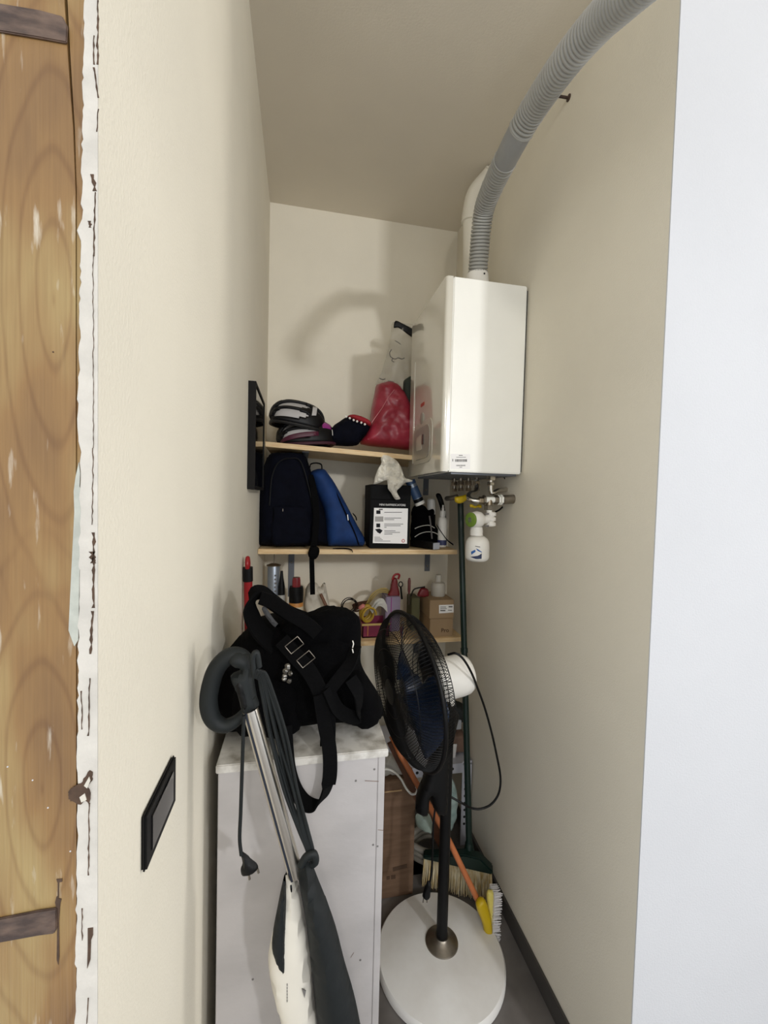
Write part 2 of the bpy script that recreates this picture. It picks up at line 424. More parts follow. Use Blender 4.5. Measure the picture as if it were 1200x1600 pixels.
# grey-green old paint sliver beside the plaster, and the torn hole
MB().prism([PY(x, y, YT-.001) for x, y in ((123, 722), (125, 740), (124, 760), (126, 765), (126, 850), (124, 900), (122, 1000), (116, 1010), (107, 985), (110, 920), (113, 860), (116, 800), (115, 768), (118, 745))], (0, .001, 0)).build('paint_sliver', mk('old_grey_paint', '#aeb0a6', .7, var=.12, vs=60, det=8), wl, smooth=False)
def crackline(pts, wpx):
    mb = MB(); a = []; b = []
    for k, (x, y) in enumerate(pts):
        ww = wpx[k % len(wpx)]*rnd.uniform(.6, 1.2)
        a.append(PY(x-ww/2, y, YP-.0006)); b.append(PY(x+ww/2, y, YP-.0006))
    return mb.prism(a+b[::-1], (0, .0006, 0))
segs = [((153, 0), (152, 100), 3), ((146, 55), (147, 100), 2), ((146, 105), (153, 152), 3.2), ((153, 170), (151, 205), 2), ((144, 272), (148, 298), 6), ((148, 300), (146, 400), 2.2), ((139, 345), (141, 355), 5),
        ((145, 700), (144, 820), 1.3), ((146, 832), (146, 950), 4.5), ((144, 862), (145, 880), 9), ((145, 955), (141, 1022), 4), ((140, 1060), (138, 1150), 2.4), ((127, 1080), (128, 1140), 2), ((139, 1255), (138, 1368), 2.2), ((128, 1420), (128, 1470), 1.6), ((137, 1560), (136, 1600), 1.8), ((145, 400), (146, 700), .9)]
for (x0, y0), (x1, y1), ww in segs:
    k = max(4, int((y1-y0)/7)); pts = [(x0+(x1-x0)*i/k+rnd.uniform(-.8, .8), y0+(y1-y0)*i/k) for i in range(k+1)]
    crackline(pts, [ww, ww*.6, ww*1.1, ww*.3]).build('plaster_crack', CRACK, wl, smooth=False)
MB().prism([PY(x, y, YP-.0007) for x, y in ((137, 1451), (145, 1450), (145, 1462), (142, 1470), (141, 1500), (136, 1514), (137, 1480))], (0, .0007, 0)).build('plaster_crack', CRACK, wl, smooth=False)
hp = cr([V((x, y, 0)) for x, y in ((106, 1240), (113, 1231), (120, 1228), (128, 1222), (134, 1212), (140, 1205), (144, 1209), (143, 1220), (137, 1228), (141, 1240), (139, 1256), (132, 1250), (125, 1257), (116, 1254), (109, 1250))], 4, True)
hp = [(q.x+rnd.uniform(-1, 1), q.y+rnd.uniform(-1, 1)) for q in hp]
MB().prism([PY(x, y, YP-.0012) for x, y in hp], (0, .0012, 0)).build('torn_hole', CRACK, wl, smooth=False)
for fl_ in ([(131, 1228), (139, 1214), (141, 1220), (136, 1232)], [(124, 1246), (132, 1240), (135, 1250), (127, 1254)]):
    MB().prism([PY(x, y, YP-.002) for x, y in fl_], (0, .001, 0)).build('plaster_flake', BAGPAPER, wl, smooth=False)

# ================================================================== black plate and glass panel on the left wall
def wallpoly(pts, X): return [PX(x, y, X) for x, y in pts]
sw = thing('switch_plate', PX(244, 1270, XL), 'black rectangular switch plate low on the bright left wall', 'switch plate')
a = PX(219.5, 1267, XL); b = PX(268, 1186, XL); c = PX(221, 1353, XL); d = PX(269, 1256, XL)
za0, za1 = min(c.z, d.z)-.0, max(a.z, b.z)
ya, yb = a.y, b.y
mid = lambda u, v: None
zt = (a.z+b.z)/2; zb = (c.z+d.z)/2
MB().box((XL, ya, zb), (XL+.007, yb, zt)).build('plate', BLACKPLASTIC, sw, bevel=.003)
MB().box((XL+.006, ya+.018, zb+.014), (XL+.0085, yb-.018, zt-.014)).build('module', BLACKGLOSS, sw, bevel=.001)
for k in (): MB().box((XL+.008, ya+.018+(yb-ya-.036)*k/3-.0007, zb+.014), (XL+.0089, ya+.018+(yb-ya-.036)*k/3+.0007, zt-.014)).build('module_joint', HOLE, sw)

gp = thing('glass_panel', (XL, 1.74, H+.02), 'black framed dark glass panel on left wall beside the helmets', 'panel')
Y0, Y1, Z0, Z1 = 1.56, 1.93, H+.018, H+.405; t = .027
fr = MB()
fr.box((XL, Y0, Z0), (XL+t, Y0+.012, Z1)); fr.box((XL, Y1-.012, Z0), (XL+t, Y1, Z1))
fr.box((XL, Y0+.012, Z1-.012), (XL+t, Y1-.012, Z1)); fr.box((XL, Y0+.012, Z0), (XL+t, Y1-.012, Z0+.012))
fr.build('frame', mk('panel_frame', '#131110', .7, spec=.2), gp, smooth=False)
MB().box((XL+.002, Y0+.012, Z0+.012), (XL+t-.003, Y1-.012, Z1-.012)).build('glass', MIRROR, gp)

# ================================================================== shelves
def shelf(name, x0, x1, yf, zl, zr, label, brackets, th=.023):
    s = thing(name, ((x0+x1)/2, YB, min(zl, zr)-th), label, 'shelf', 'pine wall shelves')
    vs = [(x0, yf, zl-th), (x1, yf, zr-th), (x1, YB-.002, zr-th), (x0, YB-.002, zl-th), (x0, yf, zl), (x1, yf, zr), (x1, YB-.002, zr), (x0, YB-.002, zl)]
    MB().add(vs, [(0,3,2,1),(4,5,6,7),(0,1,5,4),(1,2,6,5),(2,3,7,6),(3,0,4,7)]).build('board', PINE, s, bevel=.0015)
    for bx, ln in brackets:
        zz = zl+(zr-zl)*(bx-x0)/(x1-x0)-th
        b = MB(); b.box((bx-.016, YB-.006, zz-ln), (bx+.016, YB-.002, zz)); b.box((bx-.016, yf+.06, zz-.004), (bx+.016, YB-.006, zz))
        b.box((bx-.003, YB-.05, zz-.05), (bx+.003, YB-.006, zz-.004))
        br = b.build('bracket', GALV, s, smooth=False)
        for k in (.35, .8): MB().lathe([(.006, 0), (.004, .003), (0, .0035)], (bx, YB-.006, zz-ln*k), (0, -1, 0), 10).build('screw', STEEL, br)
    return s
ZS1l, ZS1r = H+.243, H+.212
shelf('wall_shelf', -.163, .87, 1.98, ZS1l, ZS1l+(ZS1r-ZS1l)*1.033/.68, 'topmost pine shelf carrying the bicycle helmets', [(.02, .1), (.735, .16)])
def zs1(x): return ZS1l+(ZS1r-ZS1l)*(x+.163)/.68
ZS2 = H-.252
shelf('wall_shelf', XL+.002, .782, 1.97, ZS2, ZS2-.004, 'middle pine shelf under the backpacks and black box', [(PY(455, 900, YB).x, .3), (PY(667, 890, YB).x, .16)])
ZS3 = H-.715
shelf('wall_shelf', XL+.002, .84, 2.0, ZS3, ZS3, 'lowest pine shelf with cables and small cartons', [(.1, .2), (.7, .2)])

# ================================================================== boiler
BX0, BX1, BY0, BY1, BZ0, BZ1 = .536, .879, 1.55, 2.065, H+.108, H+.862
bo = thing('wall_boiler', (XR, 1.8, BZ0), 'large white gas boiler hung on right wall above pipes', 'boiler')
MB().box((BX0+.031, BY0, BZ0), (BX1, BY1, BZ1)).build('casing', WHITEENAMEL, bo, bevel=.004)
MB().box((BX0+.029, BY0+.004, BZ0+.004), (BX0+.032, BY1-.004, BZ1-.004)).build('seam', GREYLINE, bo)
# front cover with a rounded vertical edge
fc = MB(); prof = []
rr = .016
for k in range(7): a = PI/2*k/6; prof.append((BX0+rr-rr*math.cos(a), BY0+rr-rr*math.sin(a)))
poly = [(BX0+.029, BY0)]+prof[::-1]+[(BX0+rr-rr*math.cos(PI/2*k/6), BY1-rr+rr*math.sin(PI/2*k/6)) for k in range(7)]+[(BX0+.029, BY1)]
fc.prism([V((x, y, BZ0)) for x, y in poly], (0, 0, BZ1-BZ0)).build('front_cover', WHITEGLOSS, bo, angle=30)
MB().box((BX1, BY0+.012, BZ0+.01), (XR, BY1-.02, BZ1-.012)).build('back_plate', mk('back_plate_dark', '#3f3c3a', .8), bo, smooth=False)
# control panel on the front cover
def fp(px, py, dx=0): q = PX(px, py, BX0); q.x -= dx; return q
def rrect(y0, y1, z0, z1, r, X, n=5):
    out = []
    for cy, cz, a0 in ((y1-r, z1-r, 0), (y0+r, z1-r, PI/2), (y0+r, z0+r, PI), (y1-r, z0+r, 1.5*PI)):
        for k in range(n+1): a = a0+PI/2*k/n; out.append(V((X, cy+r*math.cos(a), cz+r*math.sin(a))))
    return out
qa = fp(672.5, 695); qb = fp(648.5, 695); zt = fp(660, 668).z; zb = fp(660, 717).z
py0, py1 = qa.y, qb.y
ring = MB().prism(rrect(py0-.025, py1+.03, zb-.02, zt+.025, .05, BX0-.003), (.003, 0, 0)).build('panel_rim', mk('panel_rim', '#c9c4b6', .25), bo)
cp = MB().prism(rrect(py0, py1, zb, zt, .045, BX0-.006), (.004, 0, 0)).build('control_panel', GREYPANEL, bo)
d0 = fp(661, 695).y; d1 = fp(653, 695).y
MB().prism(rrect(d0, d1, (zb+zt)/2-.03, (zb+zt)/2+.035, .006, BX0-.0075), (.002, 0, 0)).build('display', mk('display_pale', '#cfc9bb', .2), cp)
MB().prism(rrect(d0-.03, d0-.002, (zb+zt)/2-.01, (zb+zt)/2+.035, .006, BX0-.0085), (.003, 0, 0)).build('button', mk('button_dark', '#55514b', .3), cp)
# vertical moulding line, red mark and round gauge
yl = fp(648, 600).y
MB().box((BX0-.0025, yl-.004, BZ0+.06), (BX0, yl+.004, BZ1-.2)).build('moulding', WHITEGLOSS, bo, bevel=.001)
q = fp(660.5, 632); MB().prism(rrect(q.y-.03, q.y+.03, q.z-.008, q.z+.008, .007, BX0-.001), (.001, 0, 0)).build('emblem', mk('emblem_red', '#b5402f', .5), bo)
q = fp(660, 654); MB().lathe([(.026, 0), (.026, .004), (.02, .006)], (BX0, q.y, q.z), (-1, 0, 0), 20).build('gauge', GREYPANEL, bo)
# type label with barcodes on the side
lb = slab([(704.5, 709), (735, 709.5), (734.5, 733), (704, 732.5)], BY0-.001, .001).build('type_label', WHITEPAPER, bo, smooth=False)
yy = BY0-.0016
def bar(x0, y0, x1, y1): slab([(x0, y0), (x1, y0), (x1, y1), (x0, y1)], yy, .0006).build('print', INK, lb, smooth=False)
rnd = random.Random(3); x = 711
while x < 729: wdt = rnd.choice((.5, .8, 1.2)); bar(x, 717.5, x+wdt, 721.5); x += wdt+rnd.choice((.4, .7))
x = 713
while x < 727: wdt = rnd.choice((.5, .8)); bar(x, 726.4, x+wdt, 728.2); x += wdt+.5
bar(717, 711, 723, 712); bar(713, 714, 728, 714.7); bar(718, 729.6, 722, 730.4); bar(707, 717, 708, 721)
# connection plate below with stubs
MB().box((BX0+.05, BY0+.02, BZ0-.008), (BX1-.01, BY1-.02, BZ0)).build('bottom_plate', GALV, bo, smooth=False)
# flue collar on top
hx, hy = PY(746, 430, 1.66).x, 1.66
MB().lathe([(.052, 0), (.052, .03), (.047, .05), (.045, .078), (.041, .082)], (hx, hy, BZ1), (0, 0, 1), 28).build('hose_collar', WHITEPLASTIC, bo)
q = V((hx+.01, hy-.0465, BZ1+.062)); MB().lathe([(.004, 0), (.003, .002)], q, (0, -1, 0), 8).build('screw', HOLE, bo)

# pipes and valves below the boiler
def pth(pts, n=6): return cr([PY(x, y, Y) for x, y, Y in pts], n)
pp = thing('pipe_group', PY(765, 760, 1.66), 'metal pipes and valves with yellow levers beneath the boiler', 'pipes')
def hexnut(px, py, Y, r, h, mat=CHROME, axis=(0, 0, 1), par=pp, name='nut'):
    MB().lathe([(r*.9, -h/2), (r, -h*.38), (r, h*.38), (r*.9, h/2)], PY(px, py, Y), axis, 6).build(name, mat, par, smooth=False)
MB().tube(pth([(767, 738, 1.64), (767, 750, 1.64), (767, 765, 1.64)]), .011, 14).build('pipe', CHROME, pp)
hexnut(767, 747, 1.64, .021, .02); hexnut(767, 756, 1.64, .016, .014)
MB().tube(pth([(767, 764, 1.64), (768, 770, 1.64), (772, 770, 1.64), (778, 767, 1.65), (791, 765, 1.68)]), .0105, 14).build('pipe', CHROME, pp)
MB().tube(pth([(744, 749, 1.76), (745, 762, 1.75), (743, 769, 1.72), (735, 771, 1.68), (732, 776, 1.65), (736, 781, 1.63), (746, 783, 1.62), (752, 782, 1.62)]), .0105, 14).build('pipe', CHROME, pp)
for px, py, Y in ((710, 742, 1.9), (720, 741, 1.85), (732, 741, 1.8), (745, 741, 1.76)):
    MB().tube([PY(px, py-3, Y), PY(px, py+24, Y)], .009, 12).build('pipe', STEEL, pp)
    hexnut(px, py+14, Y, .016, .02, BRASS); hexnut(px, py+24, Y, .014, .014, BRASS)
MB().tube(pth([(698, 779, 1.9), (708, 778, 1.84), (715, 776, 1.82)]), .012, 12).build('pipe', STEEL, pp)
inflate([(710.5, 778), (713, 776), (722, 774.5), (729, 772.5), (730, 780), (724, 785), (717, 787), (711, 784)], 1.74, .012, R=.012, g=.004, smooth=3).build('lever', YELLOW, pp)
inflate([(734, 788), (738, 788), (743, 790.5), (747, 788.5), (752, 789), (752, 794), (746, 793), (742, 794.5), (737, 793), (734.5, 793)], 1.66, .009, R=.01, g=.003, smooth=3).build('lever', YELLOW, pp)
hexnut(751, 782, 1.62, .016, .018, BRASS, (1, 0, 0)); hexnut(756, 781, 1.62, .02, .012, STEEL, (1, 0, 0))
MB().tube([PY(757, 781, 1.62), PY(772, 781, 1.62)], .0125, 14).build('tee', WHITEENAMEL, pp)
MB().tube([PY(765, 781, 1.62), PY(764, 793, 1.62)], .013, 14).build('tee_outlet', BRASS, pp)
hexnut(763, 793, 1.62, .02, .02, STEEL)
hexnut(775, 781, 1.62, .02, .018, STEEL, (1, 0, 0)); hexnut(779, 781, 1.62, .021, .008, WHITEENAMEL, (1, 0, 0)); hexnut(783, 781, 1.62, .022, .01, WHITEENAMEL, (1, 0, 0))
e = PY(806, 779.5, 1.62); e2 = V((XR, e.y, e.z))
MB().tube([PY(785, 781, 1.62), e], .0195, 18).build('pipe', STEEL, pp)
MB().lathe([(.012, 0), (.022, .002), (.022, .008), (.012, .012), (.012, XR-e.x)], e, (1, 0, 0), 20).build('wall_flange', CHROME, pp)
MB().tube(pth([(783, 741, 1.7), (789, 748, 1.7), (794, 758, 1.7), (796, 772, 1.72)]), .0025, 8).build('sensor_wire', BLACKPLASTIC, pp)
MB().tube(pth([(774, 800, 1.68), (781, 796, 1.7), (787, 791, 1.72), (793, 790, 1.74), (800, 788, 1.78)]), .004, 8).build('cable', BLACKPLASTIC, pp)
inflate([(783, 789), (792, 786), (803, 785), (803, 791), (800, 795), (795, 794), (790, 792)], 1.75, .012, R=.012, g=.005).build('cable_clip', BLACKPLASTIC, pp)

# dosing filter hanging from the tee
df = thing('dosing_filter', PY(747, 879, 1.6), 'white dosing bottle with green round dial below the boiler', 'water filter')
Yd = 1.61; s_ = Yd/646.5*1.035
cc = PY(744.5, 812, Yd)
MB().lathe([(.004, -.036), (.02, -.033), (.031, -.02), (.036, 0), (.033, .016), (.025, .028), (.014, .034)], cc, (.85, .35, 0), 28).build('head', WHITEPLASTIC, df)
MB().lathe([(.030, .0), (.030, .006), (.027, .008)], cc+V((-.85, -.35, 0)).normalized()*.030, (-.85, -.35, 0), 28).build('dial', GREENLBL, df)
ddir = V((-.85, -.35, 0)).normalized(); dc = cc+ddir*.0385; dxd = V((-.35, .85, 0)).normalized()*-1
for u, v, a, b in ((-.009, -.008, .018, .003), (-.009, .004, .018, .003), (-.009, -.008, .003, .016), (.004, -.008, .003, .016), (-.003, -.014, .003, .026)):
    MB().prism([dc+dxd*(u+i*a)+V((0, 0, v+j*b)) for i, j in ((0, 0), (1, 0), (1, 1), (0, 1))], ddir*.0008).build('dial_mark', INK, df, smooth=False)
MB().lathe([(.024, 0), (.0265, -.018), (.026, -.03), (.027, -.036)], cc+V((.002, 0, -.03)), (0, 0, 1), 24).build('neck', WHITEPLASTIC, df)
bt = PY(746.5, 837.5, Yd)
MB().lathe([(.026, 0), (.040, -.010), (.047, -.024), (.049, -.045), (.049, -.085), (.047, -.094), (.038, -.103), (.02, -.105)], bt, (0, 0, 1), 32).build('bottle', WHITEPLASTIC, df)
lab = MB(); R_ = .0495
def cyl_patch(pts, dr=0):
    return [V((bt.x+(R_+dr)*math.sin(a), bt.y-(R_+dr)*math.cos(a), bt.z-h)) for a, h in pts]
def curved(poly, mat, name):
    # small printed patches following the bottle, split in vertical slices
    a0 = min(p[0] for p in poly); a1 = max(p[0] for p in poly); n = 8; mb = MB()
    def span(a):
        hs = []
        for (x0, y0), (x1, y1) in zip(poly, poly[1:]+poly[:1]):
            if (x0-a)*(x1-a) <= 0 and x0 != x1: hs.append(y0+(y1-y0)*(a-x0)/(x1-x0))
        return (min(hs), max(hs)) if hs else (0, 0)
    A = [a0+(a1-a0)*(.001+.998*i/n) for i in range(n+1)]; S = [span(a) for a in A]
    vs = []; fs = []
    for a, (h0, h1) in zip(A, S): vs += cyl_patch([(a, h0), (a, h1)], .0004)
    for i in range(n): fs.append((2*i, 2*i+1, 2*i+3, 2*i+2))
    mb.add(vs, fs).build(name, mat, df)
curved([(-1.0, .083), (-.35, .076), (-.05, .066), (-.05, .088), (-.5, .09)], NAVYLBL, 'print')
curved([(-.95, .062), (-.6, .052), (-.55, .06), (-.9, .074)], BLUELBL, 'print')
curved([(-.55, .046), (-.35, .05), (-.05, .06), (-.05, .063), (-.4, .056)], BLUELBL, 'print')
curved([(-.6, .036), (-.2, .039), (-.2, .042), (-.6, .039)], INK, 'print')
vb = PY(766, 811, Yd+.005)
MB().lathe([(.017, -.03), (.017, .03)], vb, (0, 0, 1), 18).build('valve_body', WHITEPLASTIC, df)
for dz in (-.021, 0, .021):
    MB().lathe([(.018, -.008), (.0205, -.006), (.0205, .006), (.018, .008)], vb+V((.003, 0, dz)), (0, 0, 1), 14).build('valve_ring', WHITEPLASTIC, df, smooth=False)
MB().tube([cc+V((.02, .0, 0)), vb], .018, 16).build('valve_arm', WHITEPLASTIC, df)
MB().tube([PY(764, 796, 1.62), PY(765, 803, Yd+.005)], .012, 14).build('connector', WHITEENAMEL, df)
for y in (803, 822): slab([(758, y-1), (764, y-1.3), (764, y+1.3), (758, y+1)], Yd-.026, .004).build('clip', INK, df)

# ================================================================== flexible duct and flue
du = thing('flexible_duct', (hx, hy, BZ1+.08), 'grey corrugated plastic duct arching from boiler top towards the viewer', 'duct')
ctrl = [V((hx, hy, BZ1+.07)), PY(753.5, 345, 1.58), PY(766, 300, 1.48), PY(805, 220, 1.25), PY(838, 163, 1.13), PY(886, 94, .97), PY(934, 37, .86), PY(972, 0, .78), PY(1030, -52, .68), PY(1120, -120, .58), PY(1250, -190, .5)]
path = cr(ctrl, 40)
L = [0]
for a, b in zip(path, path[1:]): L.append(L[-1]+(b-a).length)
def at_len(s):
    for i in range(len(L)-1):
        if L[i+1] >= s:
            t = (s-L[i])/(L[i+1]-L[i]+1e-9); return path[i].lerp(path[i+1], t)
    return path[-1]
def len_of(px, py):
    best = (1e9, 0)
    for q, s in zip(path, L):
        d = q-EYE; x = 600+FPX*d.dot(CR)/d.dot(CF); y = 800-FPX*d.dot(CU)/d.dot(CF)
        best = min(best, ((x-px)**2+(y-py)**2, s))
    return best[1]
s1 = len_of(800, 228); s0 = len_of(788, 248); s2 = len_of(815, 205)
def corr(sa, sb, name, pitch=.0125, r0=.0395, r1=.0325):
    k = int((sb-sa)/pitch); P = []; R = []
    for i in range(k):
        for ph, f in ((0, .0), (.12, .0), (.22, .8), (.36, 1), (.55, 1.06), (.74, 1), (.9, .8)):
            P.append(at_len(sa+(sb-sa)*(i+ph)/k)); R.append(r1+(r0-r1)*f)
    P.append(at_len(sb)); R.append(r1)
    return MB().tube(P, R, 28).build(name, GREYHOSE, du, angle=60)
corr(0, s0, 'corrugated_hose'); corr(s2, L[-1]-.002, 'corrugated_hose')
k = 14; MB().tube([at_len(s0-.003+(s2-s0+.006)*i/k) for i in range(k+1)], .0385, 28).build('sleeve', GREYHOSE2, du)
for s in (s0-.004, s2+.004, s0-.03, s2+.06, len_of(770, 292)):
    MB().tube([at_len(s-.003), at_len(s-.001), at_len(s+.001), at_len(s+.003)], [.038, .0405, .0405, .038], 28).build('rib', GREYHOSE, du)

fl = thing('flue_pipe', (.735, 1.9, BZ1), 'white flue pipe behind the grey duct, bending towards the ceiling', 'pipe')
fb = PY(735, 425, 1.93)
e1 = PY(735, 335, 1.93); e2 = PY(742, 304, 1.92); e3 = PY(760, 281, 1.9); e4 = PY(797, 243, 1.84)
top = e3+(e4-e3)*((XR-.002-e3.x)/(e4.x-e3.x))
FLUEW = mk('flue_white', '#e3ded0', .4, var=.03)
MB().tube([V((fb.x, fb.y, BZ1)), fb, e1], .036, 24).build('riser', FLUEW, fl)
MB().tube(cr([e1-V((0, 0, .03)), e1, e2, e3, e3+(e4-e3)*.2], 6), .040, 24).build('elbow', FLUEW, fl)
MB().tube([e3, top], .036, 24).build('upper_run', FLUEW, fl)
for a, b in ((e1-V((0, 0, .034)), V((0, 0, 1))), (e3+(e4-e3)*.2, (e4-e3).normalized())):
    MB().lathe([(.04, -.006), (.043, -.004), (.043, .004), (.04, .006)], a, b, 24).build('collar', FLUEW, fl)
hk = thing('pipe_hook', PX(884, 152, XR), 'small rusty pipe hook on right wall beside the duct', 'hook')
q = PX(889, 153, XR)
MB().lathe([(.011, 0), (.011, .003), (.004, .006)], q, (-1, 0, 0), 14).build('rosette', RUST, hk)
MB().tube(cr([q, q+V((-.03, 0, -.002)), q+V((-.05, .005, .003)), q+V((-.06, .008, .018))], 5), .0045, 10).build('hook', RUST, hk)

# ================================================================== red broom against the left wall
rb = thing('red_broom', (XL+.03, 1.56, 0), 'red broom handle with black collar leaning in left corner', 'broom')
a = PY(376.5, 871, 1.46); b = PY(384, 990, 1.5); a.x = max(a.x, XL+.0175); d = (a-b).normalized(); b.x = max(b.x, XL+.0175)
foot = V((XL+.045, 1.56, .12))
ln = (a-foot).length; d = (a-foot).normalized()
MB().tube([foot, a-d*.06], .0145, 16).build('handle', RED, rb)
MB().tube([a-d*.082, a-d*.034], .0165, 16).build('collar', BLACKPLASTIC, rb)
tip = MB(); 
hole = []
path_ = cr([a-d*.036+V((0, -.012, 0)), a-d*.018+V((0, -.014, 0)), a-d*.002, a-d*.018+V((0, .014, 0)), a-d*.036+V((0, .012, 0))], 6)
tip.tube(path_, .0075, 10).build('hanging_tip', RED, rb)
MB().box((XL+.015, 1.4, .06), (XL+.075, 1.7, .12)).build('head', RED, rb, bevel=.01)
br = MB(); rnd = random.Random(8)
for i in range(60):
    for j in range(4):
        x = XL+.02+j*.014+rnd.uniform(-.003, .003); y = 1.41+i*.0048
        br.tube([V((x, y, .06)), V((x+rnd.uniform(-.01, .01), y+rnd.uniform(-.006, .006), .002))], .0012, 4)
tag(br.build('bristles', BLACKPLASTIC, rb), kind='stuff')

# ================================================================== helmets on the top shelf
def helmet(cpx, cpy, Y, sx, sy, sz, tilt, yaw, label, accent, ln=None):
    """bicycle helmet: rib shell with long vents over a paler liner"""
    c = PY(cpx, cpy, Y)
    M = Matrix.Translation(c) @ Matrix.Rotation(tilt, 4, 'Y') @ Matrix.Rotation(yaw, 4, 'Z')
    h = thing('bicycle_helmet', c-V((0, 0, sz*.5)), label, 'helmet', 'helmets stacked on the top shelf')
    nu, nv = 64, 44
    def pt(u, v, k=1.0):
        # u 0..1 front to back along length, v -1..1 across the crown
        a = -PI*.52+PI*1.04*u; prow = 1+.12*math.cos(3*PI*v)
        b = v*PI*.5
        x = sx*math.sin(a)*(1-.1*abs(v)); wz = math.cos(a)**.75 if math.cos(a) > 0 else 0
        y = sy*math.sin(b)*(.25+.75*wz); z = sz*math.cos(b)**.8*(.18+.82*wz)-sz*.45
        bu = 1+.045*math.cos(9*v+3*u)+.05*math.sin(7*u+1.2)*wz
        return V((x*k, y*k*(.97+.03*bu), (z+sz*.45)*k*bu-sz*.45))
    def vent(u, v):
        for (v0, v1, cen, hl, sk) in ((-.93, -.64, .34, .27, .25), (-.56, -.26, .36, .27, .25), (-.16, .16, .3, .2, 0), (.26, .56, .36, .27, -.25), (.64, .93, .34, .27, -.25), (-.5, -.3, .8, .1, .1), (-.14, .14, .68, .13, 0), (.3, .5, .8, .1, -.1)):
            if v0 < v < v1:
                f = (v-(v0+v1)/2)/((v1-v0)/2)
                if abs(u-cen-sk*(v-(v0+v1)/2)) < hl*math.sqrt(max(0, 1-f*f)): return True
        return False
    vs = []; fs = []; idx = {}
    def vi(i, j):
        if (i, j) not in idx:
            idx[(i, j)] = len(vs); vs.append(pt(i/nu, -1+2*j/nv))
        return idx[(i, j)]
    vents = []
    for i in range(nu):
        for j in range(nv):
            if not vent((i+.5)/nu, -1+2*(j+.5)/nv): fs.append((vi(i, j), vi(i+1, j), vi(i+1, j+1), vi(i, j+1)))
    sh = MB().add(vs, fs, M).build('shell', mk('helmet_black', '#08080a', .45, spec=.25), h, angle=50)
    md = sh.modifiers.new('thickness', 'SOLIDIFY'); md.thickness = .014; md.offset = -1
    lv = []; lf = []
    for i in range(25):
        for j in range(17): lv.append(pt(i/24, -1+2*j/16, .91))
    for i in range(24):
        for j in range(16): lf.append((i*17+j, i*17+j+1, (i+1)*17+j+1, (i+1)*17+j))
    MB().add(lv, lf, M).build('liner', GREYVENT, h)
    # coloured panels standing proud on the flanks
    for (u0, u1, v0, v1, mt, nm) in accent:
        av = []; af = []; n = 8
        for i in range(n+1):
            for j in range(5):
                u = u0+(u1-u0)*i/n; v = v0+(v1-v0)*j/4+.08*(i/n)
                av.append(pt(u, v, 1.012))
        for i in range(n):
            for j in range(4): af.append((i*5+j, i*5+j+1, (i+1)*5+j+1, (i+1)*5+j))
        o = MB().add(av, af, M).build(nm, mt, h); q = o.modifiers.new('thickness', 'SOLIDIFY'); q.thickness = .004
    # rim band
    rim = [M @ (pt(k/30, -1)+V((0, 0, -.004))) for k in range(31)]+[M @ (pt(1-k/30, 1)+V((0, 0, -.004))) for k in range(31)]
    MB().tube(rim, .008, 8, closed=True).build('rim', mk('helmet_rim', '#101012', .5) if not ln else ln, h)
    return h
zt = zs1(0)
helmet(478, 677, 2.13, .148, .105, .13, -.10, .15, 'lower bicycle helmet with purple panel resting on top shelf', [(.66, .8, -.62, -.36, PURPLE, 'side_panel'), (.82, .92, -.8, -.5, WHITEPLASTIC, 'rear_panel'), (.06, .6, -.97, -.86, mk('helmet_plum', '#4c1c30', .4), 'lower_band')], ln=mk('helmet_plum_rim', '#3a1526', .5))
helmet(466, 649, 2.12, .138, .1, .13, .14, .1, 'upper black and grey bicycle helmet lying on another helmet', [(.64, .7, -.75, -.35, GREYVENT, 'stripe')])

# ================================================================== navy pouch with beads, red bag
hat = thing('navy_pouch', PY(540, 694, 2.13), 'small navy fabric pouch with red flap and pearl beads on top shelf', 'pouch')
zmn = zs1(.25)+.002
inflate([(510, 692), (519, 668), (530, 659), (541, 652), (550, 652), (565, 658), (579, 663), (573, 677), (564, 688), (557, 696), (535, 697)], 2.13, .06, R=.06, wr=.006, ws=18, zmin=zmn).build('body', NAVY, hat)
inflate([(543, 651), (548, 648), (556, 648), (566, 651), (576, 656), (580, 661), (578, 666), (570, 663), (560, 660), (550, 655)], 2.09, .025, .02, R=.02, g=.006).build('flap', REDCLOTH, hat)
for x, y in ((540.5, 651), (546.5, 653.5), (552.5, 656.5), (558, 658.5), (564.5, 660.5), (570, 663)):
    MB().lathe([(.001, -.0062), (.0045, -.0042), (.006, 0), (.0045, .0042), (.001, .0062)], PY(x, y, 2.062), (0, 0, 1), 10).build('bead', PEARL, hat)
pb = thing('plastic_bag', PY(605, 700, 2.16), 'clear plastic bag with red contents and black handle beside boiler', 'plastic bag')
zmn = zs1(.45)+.002
inflate([(563, 694), (570, 680), (577, 663), (580, 640), (585, 615), (588, 602), (597, 599), (606, 597), (618, 600), (628, 610), (638, 628), (646, 650), (650, 700), (610, 700)], 2.15, .085, R=.07, wr=.012, ws=16, zmin=zmn, g=.01).build('red_contents', REDBAG, pb)
inflate([(588, 606), (594, 586), (601, 566), (607, 545), (611, 520), (614, 503), (630, 506), (648, 515), (654, 600), (640, 622), (620, 610)], 2.17, .035, R=.05, wr=.022, ws=22, seed=5, g=.012).build('clear_film', FILM, pb)
inflate([(615, 512), (618, 501), (630, 506), (645, 514), (652, 521), (650, 530), (642, 526), (630, 517), (622, 512)], 2.13, .006, R=.006, g=.006).build('handle', BLACKPLASTIC, pb)
inflate([(630, 600), (634, 592), (648, 590), (652, 640), (640, 645), (632, 625)], 2.12, .03, R=.03).build('dark_contents', DGREEN, pb)
rnd = random.Random(2)
def squiggle(pts, par, Y, r=.0012, mat=None, name='print'):
    MB().tube(cr([PY(x, y, Y) for x, y in pts], 4), r, 6).build(name, mat or INK, par)
squiggle([(612, 546), (609, 551), (610, 557), (614, 560), (612, 563), (616, 566)], pb, 2.1, .0022)
